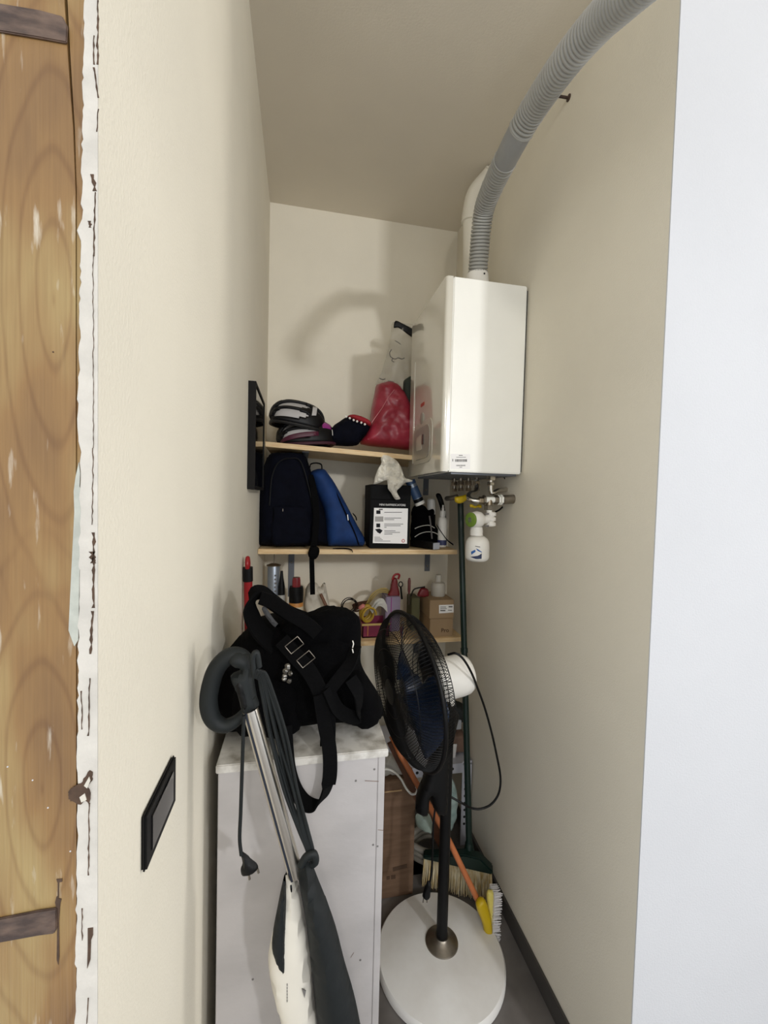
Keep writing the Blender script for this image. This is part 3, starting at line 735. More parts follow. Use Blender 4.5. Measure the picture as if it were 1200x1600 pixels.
squiggle([(613, 560), (618, 561), (622, 559), (628, 561), (632, 559)], pb, 2.1, .0022)
squiggle([(617, 532), (622, 535), (626, 538)], pb, 2.1, .002)
squiggle([(593, 591), (598, 593), (602, 592)], pb, 2.11, .0025); squiggle([(606, 595), (612, 596), (616, 597)], pb, 2.11, .002)
squiggle([(616, 609), (606, 622), (598, 636), (588, 650), (581, 660)], pb, 2.066, .0016, mk('film_crease', '#c8787e', .4), 'crease')

# ================================================================== middle shelf
bp_ = thing('backpack', PY(450, 857, 2.14), 'black navy backpack standing at left end of middle shelf', 'backpack')
zz = ZS2+.001
inflate([(404, 850), (403, 815), (404, 773), (409, 740), (417, 717), (425, 708), (437, 705), (455, 702), (468, 703), (478, 714), (488, 742), (497, 765), (508, 797), (512, 825), (512, 852), (500, 858), (460, 860), (420, 858)], 2.14, .15, .14, R=.09, wr=.006, ws=12, zmin=zz, p=2.6, fn=lambda q: V((q.x, q.y, min(q.z, H+.2)))).build('body', NAVY, bp_)
inflate([(424, 800), (426, 790), (450, 788), (478, 790), (484, 798), (488, 825), (487, 848), (455, 852), (424, 849)], 2.0, .022, .03, R=.025, zmin=zz).build('front_pocket', NAVY, bp_)
MB().tube(cr([PY(x, y, 1.985) for x, y in ((421, 790), (425, 745), (436, 722), (455, 716), (470, 722), (482, 760), (489, 795))], 6), .003, 8).build('zip', BLACKPLASTIC, bp_)
MB().tube([PY(442, 795, 1.972), PY(442, 799, 1.972)], .002, 6).build('zip_pull', STEEL, bp_)
MB().ribbon(cr([PY(x, y, 2.08) for x, y in ((446, 724), (448, 717), (457, 715.5), (466, 718), (468, 724))], 5), (0, 1, 0), .025, .004).build('grab_handle', BLACKWEB, bp_)
MB().ribbon(cr([PY(485, 742, 2.03), PY(490, 765, 1.99), PY(494, 800, 1.965), PY(493, 830, 1.958), PY(490, 852, 1.955), PY(487, 866, 1.952)], 6), (1, .3, 0), .03, .005).build('shoulder_strap', BLACKWEB, bp_)
inflate([(481, 866), (484, 856), (490, 852), (498, 856), (499, 864), (494, 873), (486, 874)], 1.95, .014, R=.014, g=.006).build('strap_knot', BLACKWEB, bp_)
MB().ribbon(cr([PY(487, 868, 1.952), PY(487.5, 890, 1.952), PY(488, 910, 1.952), PY(488.5, 929, 1.952)], 5), (1, 0, 0), .023, .004).build('strap_end', BLACKWEB, bp_)
MB().ribbon(cr([PY(520, 857.5, 1.99), PY(540, 857, 1.965), PY(549, 859, 1.955), PY(551, 863, 1.955)], 5), (0, 1, .3), .008, .003).build('loose_strap', BLACKWEB, bp_)

bb = thing('blue_bag', PY(540, 857, 2.1), 'bright blue backpack slumped against the navy backpack', 'backpack')
inflate([(484, 742), (492, 734), (506, 733), (514, 742), (523, 755), (533, 773), (541, 788), (550, 805), (559, 822), (569, 840), (569, 850), (560, 856), (540, 858), (516, 857), (508, 840), (505, 800), (492, 768)], 2.09, .09, R=.06, wr=.005, ws=14, zmin=ZS2+.001).build('body', BLUE, bb)
MB().tube(cr([PY(x, y, Y) for x, y, Y in ((507, 738, 2.07), (519, 757, 2.035), (530, 780, 2.012), (542, 806, 2.0), (554, 832, 2.0), (561, 852, 2.01))], 6), .0035, 8).build('zip', NAVY, bb)
MB().ribbon(cr([PY(x, y, 2.05) for x, y in ((484, 731), (486, 725), (495, 723.5), (502, 726), (503, 733))], 5), (0, 1, 0), .025, .005).build('grab_handle', BLACKWEB, bb)
MB().tube([PY(543, 804, 1.992), PY(544, 813, 1.992)], .003, 6).build('zip_pull', CHROME, bb)
MB().ribbon(cr([PY(552, 803, 2.05), PY(556, 808, 2.03), PY(557, 813, 2.03)], 4), (0, 1, 0), .015, .004).build('side_tab', BLACKWEB, bb)
# crumpled bag peeking out behind
inflate([(560, 856), (566, 845), (576, 850), (580, 857), (570, 858)], 2.14, .03, R=.02, wr=.01, ws=40, zmin=ZS2+.001).build('grey_plastic_wrap', CLOTHGREY)
o = bpy.data.objects['grey_plastic_wrap']; single(o, PY(570, 857, 2.14)); tag(o, 'scrap of grey plastic wrap between blue bag and black box', 'wrap')

bx = thing('cooler_box', PY(610, 854, 2.1), 'black carton with white instruction sheet on middle shelf', 'box')
A = PY(579.5, 758, 2.01); B_ = PY(642, 757, 2.01)
BOXB = mk('black_carton', '#060607', .7, var=.1, spec=.15)
MB().box((A.x, 2.01, ZS2), (B_.x, 2.19, A.z)).build('body', BOXB, bx, bevel=.002)
MB().box((A.x-.001, 2.008, A.z-.07), (B_.x+.001, 2.19, A.z+.004)).build('lid', BOXB, bx, bevel=.002)
sh = slab([(584.5, 793.5), (637.5, 794.5), (636, 849.5), (582.5, 848.5)], 2.0085, .001).build('instruction_sheet', WHITEPAPER, bx, smooth=False)
q = PY(592.5, 790, 2.0065); q2 = PY(633.5, 790, 2.0065)
tx = text('MINI RAFFRESCATORE', .0145, q, (1, 0, 0), (0, 0, 1), WHITEPAPER, bx, 'title')
xs = [v.co.x for v in tx.data.vertices]; sc = (q2.x-q.x)/(max(xs)-min(xs)); x0 = min(xs)
for v in tx.data.vertices: v.co.x = x0+(v.co.x-x0)*sc
def prn(x0, y0, x1, y1, mat=INK, Y=2.0078, nm='print'): slab([(x0, y0), (x1, y0), (x1, y1), (x0, y1)], Y, .0007).build(nm, mat, sh, smooth=False)
for y0 in (799, 810.5, 820, 831): pass
DK = HOLE
prn(588, 797.5, 594.5, 803, DK, nm='pictogram'); prn(592, 795, 598, 797, INK, nm='pictogram')
prn(586, 807, 599, 815, mk('picto_grey', '#a9a6a3', .7), nm='pictogram')
prn(588, 818, 594, 824, DK, nm='pictogram')
slab([(586, 827), (593, 826), (598, 829), (594, 834), (590, 832)], 2.0078, .0007).build('pictogram', DK, sh, smooth=False)
for y0, x1 in ((800, 628), (809, 627), (811.5, 616), (818.5, 630), (821, 626), (823.5, 604), (829, 618), (831.5, 625), (834, 613)): prn(600.5, y0, x1, y0+.9)
for y0, x1 in ((839, 594), (841, 596), (843, 598), (845, 610)): prn(585, y0, x1, y0+.7)
cq = PY(630, 845, 2.0078); MB().lathe([(.0085, 0), (.0085, .0008)], cq, (0, -1, 0), 20).build('seal', mk('seal_red', '#b4504e', .6), sh)
MB().lathe([(.005, 0), (.005, .0008)], cq+V((0, -.0008, 0)), (0, -1, 0), 16).build('seal_core', WHITEPAPER, sh)

pt_ = inflate([(595, 717), (597, 712), (601, 710.5), (607, 711.5), (613, 715), (620, 720), (625, 727), (629, 736), (632, 746), (638, 748.5), (645, 751), (641, 753), (633, 754), (629, 758), (624, 763), (620, 767), (622, 773), (625.5, 779), (622, 780.5), (617, 780), (611, 770), (606, 763), (605, 751), (598, 752), (584, 757), (585, 748), (588, 740), (591, 732), (595, 726), (596, 721)], 1.982, .02, .018, R=.03, wr=.02, ws=42, g=.0055, seed=2, smooth=2, p=1.6).build('paper_towel', CLOTH)
single(pt_, PY(612, 757, 1.985)); tag(pt_, 'crumpled white paper towel draped over the black carton', 'paper towel')

def bottle(name, px0, px1, pytop, Y, zbase, prof, mat, label, cat, n=20, parts=()):
    """prof: [(r fraction, height fraction)]"""
    c = PY((px0+px1)/2, pytop, Y); r = (PY(px1, pytop, Y)-PY(px0, pytop, Y)).length/2; h = c.z-zbase
    t = thing(name, (c.x, Y, zbase), label, cat)
    MB().lathe([(r*a, h*b) for a, b in prof], (c.x, Y, zbase), (0, 0, 1), n).build('body', mat, t)
    for nm, mt, pr in parts: MB().lathe([(r*a, h*b) for a, b in pr], (c.x, Y, zbase), (0, 0, 1), n).build(nm, mt, t)
    return t
bottle('spray_bottle', 685.5, 699, 789, 2.06, ZS2, [(.9, 0), (1, .02), (1, .6), (.85, .68), (.5, .72)], WHITEPLASTIC, 'slim white spray bottle at right end of middle shelf', 'bottle',
       parts=[('collar', WHITEPLASTIC, [(.62, .72), (.62, .86)]), ('nozzle', WHITEPLASTIC, [(.3, .86), (.3, .93), (.2, .94), (.18, 1)]), ('label_band', mk('bluish_band', '#3a3f6a', .5), [(1.01, .05), (1.01, .17)])])
tb = thing('hair_spray', PY(657, 790, 2.06), 'tilted blue and silver tube leaning beside the black carton', 'tube')
a = PY(641, 752, 2.06); b = PY(657, 789, 2.06); d = b-a
MB().tube([a, a+d*.86], .025, 18).build('body', SILVERCAN, tb)
MB().tube([a+d*.86, a+d*.98], .026, 18).build('cap', WHITEPLASTIC, tb)
MB().tube([a+d*.25, a+d*.7], .0255, 18).build('label_band', mk('tube_blue', '#3a5478', .5), tb)
MB().tube([a+d*.72, a+d*.85], .0256, 18).build('black_band', BLACKPLASTIC, tb)
MB().tube([a-d*.02, a+d*.12], .0255, 18).build('blue_end', mk('tube_blue', '#3a5478', .5), tb)
bottle('white_jar', 667, 681, 779, 2.16, ZS2, [(.95, 0), (1, .03), (1, .62), (.95, .66)], BLACKPLASTIC, 'black bottle with white cap behind dark pouch on middle shelf', 'bottle', parts=[('cap', WHITEPLASTIC, [(.9, .66), (.95, .7), (.9, .97), (.6, 1)])])
pc = thing('black_pouch', PY(660, 852, 2.08), 'black zipped pouch with pale cords beside the black carton', 'pouch')
inflate([(643, 850), (643, 815), (644, 795), (652, 788), (663, 790), (669, 797), (676, 795), (679, 800), (677, 815), (683, 825), (688, 838), (690, 850), (665, 853)], 2.11, .05, R=.04, wr=.008, ws=25, zmin=ZS2+.001).build('body', BLACKMATTE, pc)
for pts in (((648, 826), (655, 823), (664, 821), (672, 821), (679, 825)), ((648, 839), (656, 834), (667, 831), (678, 832), (686, 836))):
    MB().tube(cr([PY(x, y, 2.047) for x, y in pts], 5), .002, 6).build('cord', CABLEW, pc)
MB().tube(cr([PY(x, y, 2.045) for x, y in ((671, 806), (673, 820), (675, 842))], 5), .004, 6).build('lace', INK, pc)
MB().ribbon(cr([PY(x, y, 2.04) for x, y in ((682, 820), (690, 832), (699, 844), (708, 851))], 5), (0, 1, .4), .016, .004).build('strap', NAVY, pc)
cb = inflate([(681, 773), (686, 770.5), (690, 775), (693.5, 785), (696, 800), (698, 820), (698, 845), (694, 845), (692, 815), (688, 795), (684, 782)], 2.15, .014, R=.012, g=.007).build('hair_brush', BLACKPLASTIC)
single(cb, PY(695, 845, 2.15)); tag(cb, 'curved black brush handle standing behind the white spray bottle', 'brush')
sbx = thing('small_box', PY(668, 858, 2.0), 'flat long black box with pale square end over shelf edge', 'box')
e0 = PY(645.5, 843, 2.1); e1_ = PY(681.5, 855, 1.955); ax = (e1_-e0); ax.z = 0; L_ = ax.length; ax.normalize(); sd = V((0, 0, 1)).cross(ax)
Mx = Matrix((ax, sd, V((0, 0, 1)))).transposed().to_4x4(); Mx.translation = V((e0.x, e0.y, ZS2))
MB().box((0, -.022, .001), (L_, .022, .033), Mx).build('sleeve', BLACKPLASTIC, sbx, bevel=.001)
MB().box((L_, -.022, .001), (L_+.003, .022, .033), Mx).build('end_label', mk('pale_blue_label', '#b9bcc6', .6), sbx)

# ================================================================== lowest shelf
can = thing('cartridge', PY(417, 935, 2.2), 'silver cartridge hanging by wire hook in left shelf corner', 'cartridge')
a = PY(417, 884, 2.2); r = .031; a.x = XL+.06
MB().lathe([(r, -.2), (r, -.004), (r*.96, 0)], a, (0, 0, 1), 22).build('tin', SILVERCAN, can)
MB().lathe([(r*1.18, 0), (r*1.18, .004), (r*.5, .012)], a, (0, 0, 1), 22).build('rim', STEEL, can)
MB().tube(cr([a+V((0, 0, .01)), a+V((.002, 0, .04)), V((a.x, a.y, ZS2-.027))], 5), .0025, 6).build('hook', STEEL, can)
for k in range(7):
    MB().box((a.x+.006, a.y-r-.0008, a.z-.05-k*.02), (a.x+.006+random.uniform(.006, .014), a.y-r+.004, a.z-.042-k*.02)).build('print', INK, can, smooth=False)
bottle('glue_bottle', 434, 446.5, 892, 2.18, ZS3, [(.95, 0), (1, .02), (1, .4), (.9, .42), (.9, .46), (1, .48), (1, .58), (.85, .62)], mk('grey_white_tube', '#aeaca6', .5), 'pale glue bottle with pointed black cap on lowest shelf', 'bottle', parts=[('cap', BLACKPLASTIC, [(.9, .62), (.85, .75), (.45, .9), (.3, 1)])])
bottle('orange_spray_can', 452, 474.5, 902, 2.15, ZS3, [(.97, 0), (1, .02), (1, .55), (.95, .57)], ORANGE, 'orange spray can with black cap and red nozzle on lowest shelf', 'spray can', n=26,
       parts=[('cap', BLACKPLASTIC, [(.98, .57), (1, .6), (1, .8), (.93, .84)]), ('nozzle', mk('red_clear', '#8f2f36', .25), [(.6, .84), (.58, .95), (.5, 1)]), ('label_band', mk('cream_band', '#c9bfa8', .6), [(1.012, .3), (1.012, .5)])])
wb = inflate([(476, 955), (477, 925), (480, 915), (486, 909), (495, 911), (500, 917), (507, 910), (511, 925), (514, 955), (495, 970)], 2.2, .035, R=.04, wr=.014, ws=28, seed=3).build('paper_bag', BAGPAPER)
single(wb, PY(495, 960, 2.2)); tag(wb, 'crumpled white paper bag on lowest shelf behind black bag', 'bag')
st = MB().tube([PY(501, 928, 2.14), PY(518, 965, 2.12)], .008, 8).build('wooden_stick', BROWNSTICK); single(st, PY(518, 965, 2.12)); tag(st, 'short brown wooden stick leaning on the white paper bag', 'stick')

def coil(px, py, Y, r, turns, mat, tilt, name, label, rad=.0035, squash=1.0, seed=0):
    c = PY(px, py, Y); pts = []; rn = random.Random(seed)
    q = Matrix.Rotation(tilt[0], 3, 'X') @ Matrix.Rotation(tilt[1], 3, 'Z')
    off = [(rn.uniform(-.006, .006), rn.uniform(.85, 1.1)) for _ in range(turns+1)]
    for k in range(turns*18+1):
        a = 2*PI*k/18; f = k/18; i = int(f); t = f-i; o = off[i][0]*(1-t)+off[min(turns, i+1)][0]*t; s = off[i][1]*(1-t)+off[min(turns, i+1)][1]*t
        pts.append(c+q @ V((r*s*math.cos(a), o+k*.0006, r*s*squash*math.sin(a))))
    o = MB().tube(pts, rad, 6).build(name, mat); single(o, c-V((0, 0, r*squash))); return tag(o, label, 'cable')
tub = thing('cable_basket', PY(580, 995, 2.08), 'magenta plastic basket of cables on lowest shelf', 'basket')
ca = PY(566, 975, 2.06); cb2 = PY(608, 975, 2.06); zt_ = ca.z
bk = MB(); x0, x1 = ca.x, cb2.x; y0, y1 = 2.05, 2.2
for a_, b_ in (((x0, y0, ZS3), (x1, y1, ZS3+.006)), ((x0, y0, ZS3), (x1, y0+.005, zt_)), ((x0, y1-.005, ZS3), (x1, y1, zt_)), ((x0, y0, ZS3), (x0+.005, y1, zt_)), ((x1-.005, y0, ZS3), (x1, y1, zt_))): bk.box(a_, b_)
bk.build('tub', MAGENTA, tub, smooth=False)
MB().box((x0-.003, y0-.004, zt_-.006), (x1+.003, y0, zt_+.004)).build('rim', mk('rim_yellow', '#b59a5a', .5), tub)
MB().box((x0+.025, y0-.002, ZS3+.01), (x0+.03, y0, zt_)).build('seam', mk('rim_yellow2', '#a8663a', .5), tub)
coil(577, 962, 2.1, .036, 5, CABLEY, (.2, .3), 'cable_coil', 'upright coil of yellow cable above the magenta basket', .005, 1.2, 1)
coil(547, 948, 2.15, .04, 3, BLACKPLASTIC, (.1, .2), 'cable_coil', 'thin black cable loop standing left of the yellow coil', .0025, 1.0, 2)
coil(566, 952, 2.18, .045, 4, DARKWOOD, (.9, .2), 'cable_coil', 'dark brown cable coil lying behind the yellow coil', .005, .6, 3)
wc = thing('cable_bundle', PY(595, 955, 2.12), 'bundle of white cable strands beside the lilac box', 'cable')
for k in range(12):
    t = k/11; MB().tube(cr([PY(578+t*4, 952+t*6, 2.12), PY(588+t*2, 938+t*9, 2.1-.01*math.sin(k)), PY(598, 936+t*12, 2.11), PY(604+t*1, 946+t*10, 2.13)], 5), .0028, 6).build('strand', CABLEW, wc)
yb_ = thing('cable_bundle', PY(592, 925, 2.18), 'arched bundle of pale yellow cables below the red pliers', 'cable')
for k in range(7):
    t = k/6; MB().tube(cr([PY(572+t*3, 945, 2.18), PY(580+t*2, 930+t*6, 2.17), PY(592, 921+t*5, 2.17), PY(604, 920+t*6, 2.18), PY(612, 930, 2.19)], 5), .003, 6).build('strand', mk('cable_tan%d' % k, ['#a8924f', '#8f7d4e', '#6d5b3c'][k % 3], .5), yb_)
pk = MB().lathe([(.006, 0), (.011, .006), (.011, .03), (.006, .036)], PY(561, 951, 2.1), (.6, -.3, .5), 12).build('cable_plug', mk('coral_plug', '#c4776e', .5)); single(pk, PY(561, 953, 2.1)); tag(pk, 'coral pink cable plug among the dark cables', 'plug')
lx = thing('lilac_box', PY(614, 985, 2.15), 'lilac plastic box with dark seam behind fan top', 'box')
a = PY(603, 933, 2.13); b = PY(626, 933, 2.13)
MB().box((a.x, 2.13, ZS3), (b.x, 2.25, a.z)).build('body', LILAC, lx, bevel=.004)
MB().box(((a.x+b.x)/2-.012, 2.128, ZS3+.002), ((a.x+b.x)/2-.008, 2.131, a.z-.002)).build('seam', PURPLE, lx)
def pliers(pts, hand, label, Y, name='pliers'):
    t = thing(name, PY(*pts[0], Y), label, 'tool'); return t
pl = thing('pliers', PY(615, 933, 2.16), 'upright dark red pliers standing on the lilac box', 'pliers')
inflate([(606, 932), (609, 922), (611, 910), (614, 903), (620, 904), (622, 915), (624, 932)], 2.17, .014, R=.012, g=.006).build('grip', DARKRED, pl)
MB().tube(cr([PY(x, y, 2.16) for x, y in ((613, 906), (616, 899), (621, 897), (624, 899), (622, 905))], 5), .006, 8).build('jaw', RED, pl)
sc_ = thing('scissors', PY(627, 935, 2.15), 'small dark scissors handle loop beside the pliers', 'scissors')
MB().tube([PY(626+3*math.cos(2*PI*k/14), 913+4*math.sin(2*PI*k/14), 2.15) for k in range(14)], .003, 8, closed=True).build('loop', BLACKPLASTIC, sc_)
MB().tube([PY(626, 917, 2.15), PY(628, 936, 2.15)], .0055, 8).build('shank', BLACKPLASTIC, sc_)
sd_ = thing('screwdriver', PY(639, 935, 2.16), 'small dull red screwdriver handle upright behind fan', 'screwdriver')
MB().lathe([(.004, 0), (.008, .02), (.009, .07), (.006, .085), (.002, .088)], PY(639, 928, 2.16), (0, 0, 1), 12).build('handle', mk('dull_red', '#7a4442', .5), sd_)
MB().tube([PY(639, 945, 2.16), PY(639, 927, 2.16)], .003, 8).build('shaft', STEEL, sd_)
rp = thing('snips', PY(655, 932, 2.12), 'dark red snips lying on top of the cartons', 'tool')
inflate([(652, 931), (655, 922), (660, 918), (668, 920), (670, 926), (669, 932), (660, 933)], 2.1, .015, R=.012, g=.006).build('grip', DARKRED, rp)
MB().tube(cr([PY(x, y, 2.1) for x, y in ((642, 932), (646, 922), (652, 919), (658, 918), (664, 917))], 5), .004, 8).build('blade', BLACKPLASTIC, rp)
gb = MB().box((PY(643, 935, 2.14).x, 2.13, ZS3), (PY(655.5, 935, 2.14).x, 2.24, PY(643, 934, 2.14).z)).build('olive_carton', mk('olive_card', '#5d5c3e', .8), bevel=.003); single(gb, PY(650, 990, 2.18)); tag(gb, 'narrow olive green carton between lilac box and cartons', 'box')
def carton(name, a, b, label, mat=CARDLIGHT, par=True):
    c = thing(name, ((a[0]+b[0])/2, (a[1]+b[1])/2, a[2]), label, 'carton')
    MB().box(a, b).build('body', mat, c, bevel=.002); return c
q0 = PY(673, 938, 2.02); q1 = PY(709.5, 938, 2.02); qm = PY(690, 966.5, 2.02).z
c2 = carton('small_carton', (q0.x, 2.02, ZS3), (q1.x-.002, 2.21, qm-.001), 'lower small brown carton with dark lettering on lowest shelf')
c1 = carton('small_carton', (q0.x-.004, 2.02, qm), (q1.x, 2.22, q0.z), 'upper small brown carton with white shipping label')
lb = slab([(686, 945.5), (709, 944.5), (709, 957), (686, 958.5)], 2.0185, .001).build('shipping_label', WHITEPAPER, c1, smooth=False)
for x0, y0, x1, y1 in ((688, 948, 697, 949), (688, 950.5, 698, 951.5), (688, 953, 696, 955), (701, 947, 707, 949), (700, 953, 706, 954)): slab([(x0, y0), (x1, y0), (x1, y1), (x0, y1)], 2.018, .0004).build('print', INK, lb, smooth=False)
text('Pro', .03, PY(689, 988, 2.0185), (1, 0, 0), (0, 0, 1), CARDDARK, c2, 'lettering')
bottle('white_flask', 674.5, 696, 898, 2.12, q0.z, [(.95, 0), (1, .03), (1, .5), (.85, .62), (.42, .68), (.42, .95), (.35, 1)], mk('frosted_white', '#b9b4a9', .5), 'frosted white flask standing on the upper small carton', 'bottle')

# ================================================================== metal rack and things behind the fan
rk = thing('metal_rack', (.6, 2.15, 0), 'low white perforated metal rack in right back corner', 'rack')
pa = PY(723, 1190, 1.93); pb_ = PY(737.5, 1190, 1.93); zr = pa.z; RX1 = min(pb_.x, XR-.003); RX0 = .36
def post(x0, x1, y0, y1, face):
    w_ = .05
    p = MB(); p.box((x0, y0, 0), (x1, y0+.003, zr)); 
    xx = x1-.003 if face > 0 else x0
    p.box((xx, y0+.003, 0), (xx+.003, y1, zr)); return p.build('post', BRACKETW, rk, smooth=False)
p1 = post(pa.x, RX1, 1.93, 1.98, 1)
zz = zr-.035
while zz > .1:
    MB().lathe([(.0065, 0), (.0065, .0008)], (pa.x+.018, 1.93, zz), (0, -1, 0), 12).build('hole', HOLE, p1, smooth=False); zz -= .0365
post(RX0, RX0+.05, 1.93, 1.98, -1); 
for xx in (pa.x, RX0): MB().box((xx, 2.335, 0), (xx+.045, 2.338, zr)).build('post', BRACKETW, rk, smooth=False)
zb1 = PY(710, 1193, 1.93).z; zb0 = PY(710, 1208, 1.93).z
bar_ = MB().box((RX0, 1.927, zb0), (pa.x, 1.93, zb1)).build('beam', BRACKETW, rk, smooth=False)
for px in (652, 663, 707, 640):
    q = PY(px, 1201, 1.927); MB().lathe([(.0075, 0), (.0075, .0008)], (q.x, 1.927, (zb0+zb1)/2), (0, -1, 0), 12).build('hole', HOLE, bar_, smooth=False)
MB().box((RX0, 1.93, zb1-.012), (RX1, 2.34, zb1-.006)).build('shelf_plate', BRACKETW, rk, smooth=False)
zrk = zb1-.006
pk1 = thing('brown_package', PY(705, 1185, 2.0), 'brown wrapped package with white labels on metal rack', 'package')
a = PY(695, 1125, 1.99); b = PY(719, 1125, 1.99)
inflate([(690, 1190), (691, 1150), (694, 1140), (705, 1137), (722, 1140), (726, 1160), (727, 1190)], 2.05, .06, R=.03, wr=.004, ws=25, zmin=zrk+.001).build('wrap', mk('brown_film', '#7d6457', .35, var=.2, vs=12), pk1)
slab([(707, 1163), (714, 1163), (711, 1187), (704, 1187)], 1.984, .003).build('label_strip', WHITEPAPER, pk1)
pk2 = MB().box((PY(690, 1140, 2.0).x, 2.0, PY(700, 1143, 2.0).z+.003), (PY(721, 1140, 2.0).x, 2.12, PY(700, 1127, 2.0).z)).build('white_packet', mk('packet_white', '#b8bcc2', .5), bevel=.004); single(pk2, PY(705, 1142, 2.05)); tag(pk2, 'flat pale packet on top of the brown package', 'packet')
bs_ = inflate([(690, 1126), (692, 1105), (700, 1095), (715, 1096), (728, 1103), (734, 1115), (733, 1132), (727, 1122), (715, 1127)], 2.06, .05, R=.03, wr=.01, ws=25).build('dark_bundle', mk('dark_green_black', '#141b19', .6), None); single(bs_, PY(710, 1126, 2.06)); tag(bs_, 'dark green black bundle on top of packages behind fan', 'bundle')
tl = inflate([(700, 1215), (705, 1213), (711, 1225), (714, 1245), (712, 1265), (708, 1280), (700, 1292), (694, 1285), (692, 1250), (694, 1225)], 1.83, .05, R=.03, wr=.014, ws=30, seed=8).build('plastic_bundle', TEALFILM); single(tl, PY(703, 1290, 1.83)); tag(tl, 'bundle of pale teal plastic film hanging right of the fan pole', 'plastic bundle')
tl = inflate([(649, 1275), (655, 1270), (668, 1270), (674, 1280), (677, 1295), (670, 1300), (660, 1297), (651, 1290)], 1.66, .025, R=.025, wr=.008, ws=30, seed=9).build('plastic_bundle', mk('teal_pad', '#86948a', .5, var=.15, vs=20)); single(tl, PY(662, 1298, 1.66)); tag(tl, 'greyish green folded pad beside the brown carton', 'plastic bundle')
hc = thing('hose_coil', PY(665, 1345, 1.9), 'coil of grey white hose on floor behind fan pole', 'hose')
for k in range(3):
    MB().tube([PY(668, 1312+k*8, 1.88)+V((.085*math.cos(2*PI*i/28), .08*math.sin(2*PI*i/28), .012*math.sin(4*PI*i/28))) for i in range(28)], .014, 10, closed=True).build('turn', mk('grey_hose%d' % k, '#a5a096', .6), hc)
tbx = MB().box((.47, 1.8, 0), (.74, 1.915, PY(665, 1352, 1.88).z)).build('tool_case', mk('taupe_case', '#6e645a', .7, var=.2, vs=14), bevel=.01); single(tbx, (.6, 1.86, 0)); tag(tbx, 'taupe case on floor under the hose coil', 'case')

cx = thing('brown_carton', PY(625, 1415, 1.75), 'tall brown cardboard carton on floor between cabinet and fan', 'carton')
a = PY(590, 1222, 1.72); b = PY(650, 1222, 1.72)
MB().box((a.x-.06, 1.72, 0), (b.x, 1.795, a.z)).build('body', CARD, cx, bevel=.003)
slab([(601, 1237), (628, 1234), (628, 1236), (601, 1239)], 1.718, .002).build('tape_strip', TAPE, cx)
for r_ in ([(614, 1356), (636, 1350), (636, 1356), (614, 1362)], [(604, 1370), (609, 1369), (609, 1374), (604, 1375)], [(611, 1368), (618, 1367), (618, 1373), (611, 1374)]):
    slab(r_, 1.7185, .0015).build('print', CARDDARK, cx, smooth=False)
cl = inflate([(590, 1222), (592, 1195), (600, 1180), (614, 1178), (632, 1190), (641, 1205), (643, 1221), (620, 1223)], 1.76, .03, R=.03, wr=.01, ws=20, zmin=a.z+.001).build('grey_cloth', CLOTHGREY); single(cl, PY(615, 1222, 1.75)); tag(cl, 'pale grey cloth heaped on the brown cardboard carton', 'cloth')
wcd = MB().tube(cr([PY(x, y, Y) for x, y, Y in ((590, 1203, 1.65), (605, 1202, 1.64), (617, 1207, 1.63), (627, 1218, 1.62), (634, 1231, 1.61), (642, 1240, 1.6), (649, 1240, 1.6), (652, 1234, 1.6), (650, 1229, 1.61))], 6), .0045, 8).build('loose_cable', CABLEW); single(wcd, PY(640, 1240, 1.6)); tag(wcd, 'curled white cord hooking out beside the cabinet', 'cord')
dp = thing('dark_plank', (.3, 1.62, 0), 'dark brown wooden plank leaning behind fan beside cabinet', 'plank')
pt0 = PY(613, 1160, 1.61); pt1 = PZ(704, 1346, 0.002)
dpl = (pt1-pt0).normalized(); wpl = dpl.cross(V((0, 1, 0))).normalized()*.021
MB().prism([pt0-wpl, pt0+wpl, pt1+wpl, pt1-wpl], (0, .014, 0)).build('board', DARKWOOD, dp, smooth=False)

# ================================================================== green broom
gbm = thing('green_broom', PY(735, 1400, 1.76), 'dark green broom with cream bristles standing against right wall', 'broom')
top_ = PY(719.5, 786, 1.94); low = PY(733.5, 1335, 1.71)
MB().tube([low, low.lerp(top_, .5), top_], .0145, 14).build('handle', GREENPLASTIC, gbm)
dd = (top_-low).normalized()
zc_ = low.lerp(top_, .56)
MB().tube([zc_-dd*.01, zc_+dd*.01], .0175, 14).build('ferrule', GREENPLASTIC, gbm)
MB().lathe([(.026, -.03), (.024, .02), (.017, .06)], low+V((0, 0, -.01)), dd, 16).build('socket', GREENPLASTIC, gbm)
hl = V((.585, 1.775, 0)); hr = V((.866, 1.645, 0)); hzz = PY(735, 1345, 1.7).z
hd = (hr-hl).normalized(); hn = V((-hd.y, hd.x, 0))
mid_ = hl.lerp(hr, (low.x-hl.x)/(hr.x-hl.x))
up_ = V((0, 0, 1))
hv = [hl+up_*(hzz-.012), hr+up_*(hzz-.012), hr+up_*(hzz+.004), mid_+hd*.035+up_*(hzz+.05), mid_-hd*.035+up_*(hzz+.05), hl+up_*(hzz+.004)]
MB().prism([q-hn*.022 for q in hv], hn*.044).build('head', GREENPLASTIC, gbm, bevel=.005)
bm_ = MB(); rnd = random.Random(5)
for i in range(60):
    for j in range(5):
        t = i/59; q0_ = hl.lerp(hr, .02+.96*t)+hn*(-.018+j*.009)
        zend = .004+rnd.uniform(0, .012)
        en = q0_-hn*(.02+rnd.uniform(-.006, .006))+hd*((t-.5)*.01+rnd.uniform(-.004, .004)); en.x = min(en.x, XR-.014)
        if (en.x-.556)**2+(en.y-1.447)**2 < .25**2: zend = .05
        bm_.tube([q0_+up_*(hzz-.01), q0_.lerp(en, .5)+up_*(hzz*.5), en+up_*zend], [.0027, .0026, .0014], 5)
tag(bm_.build('bristles', CREAM, gbm), kind='stuff')

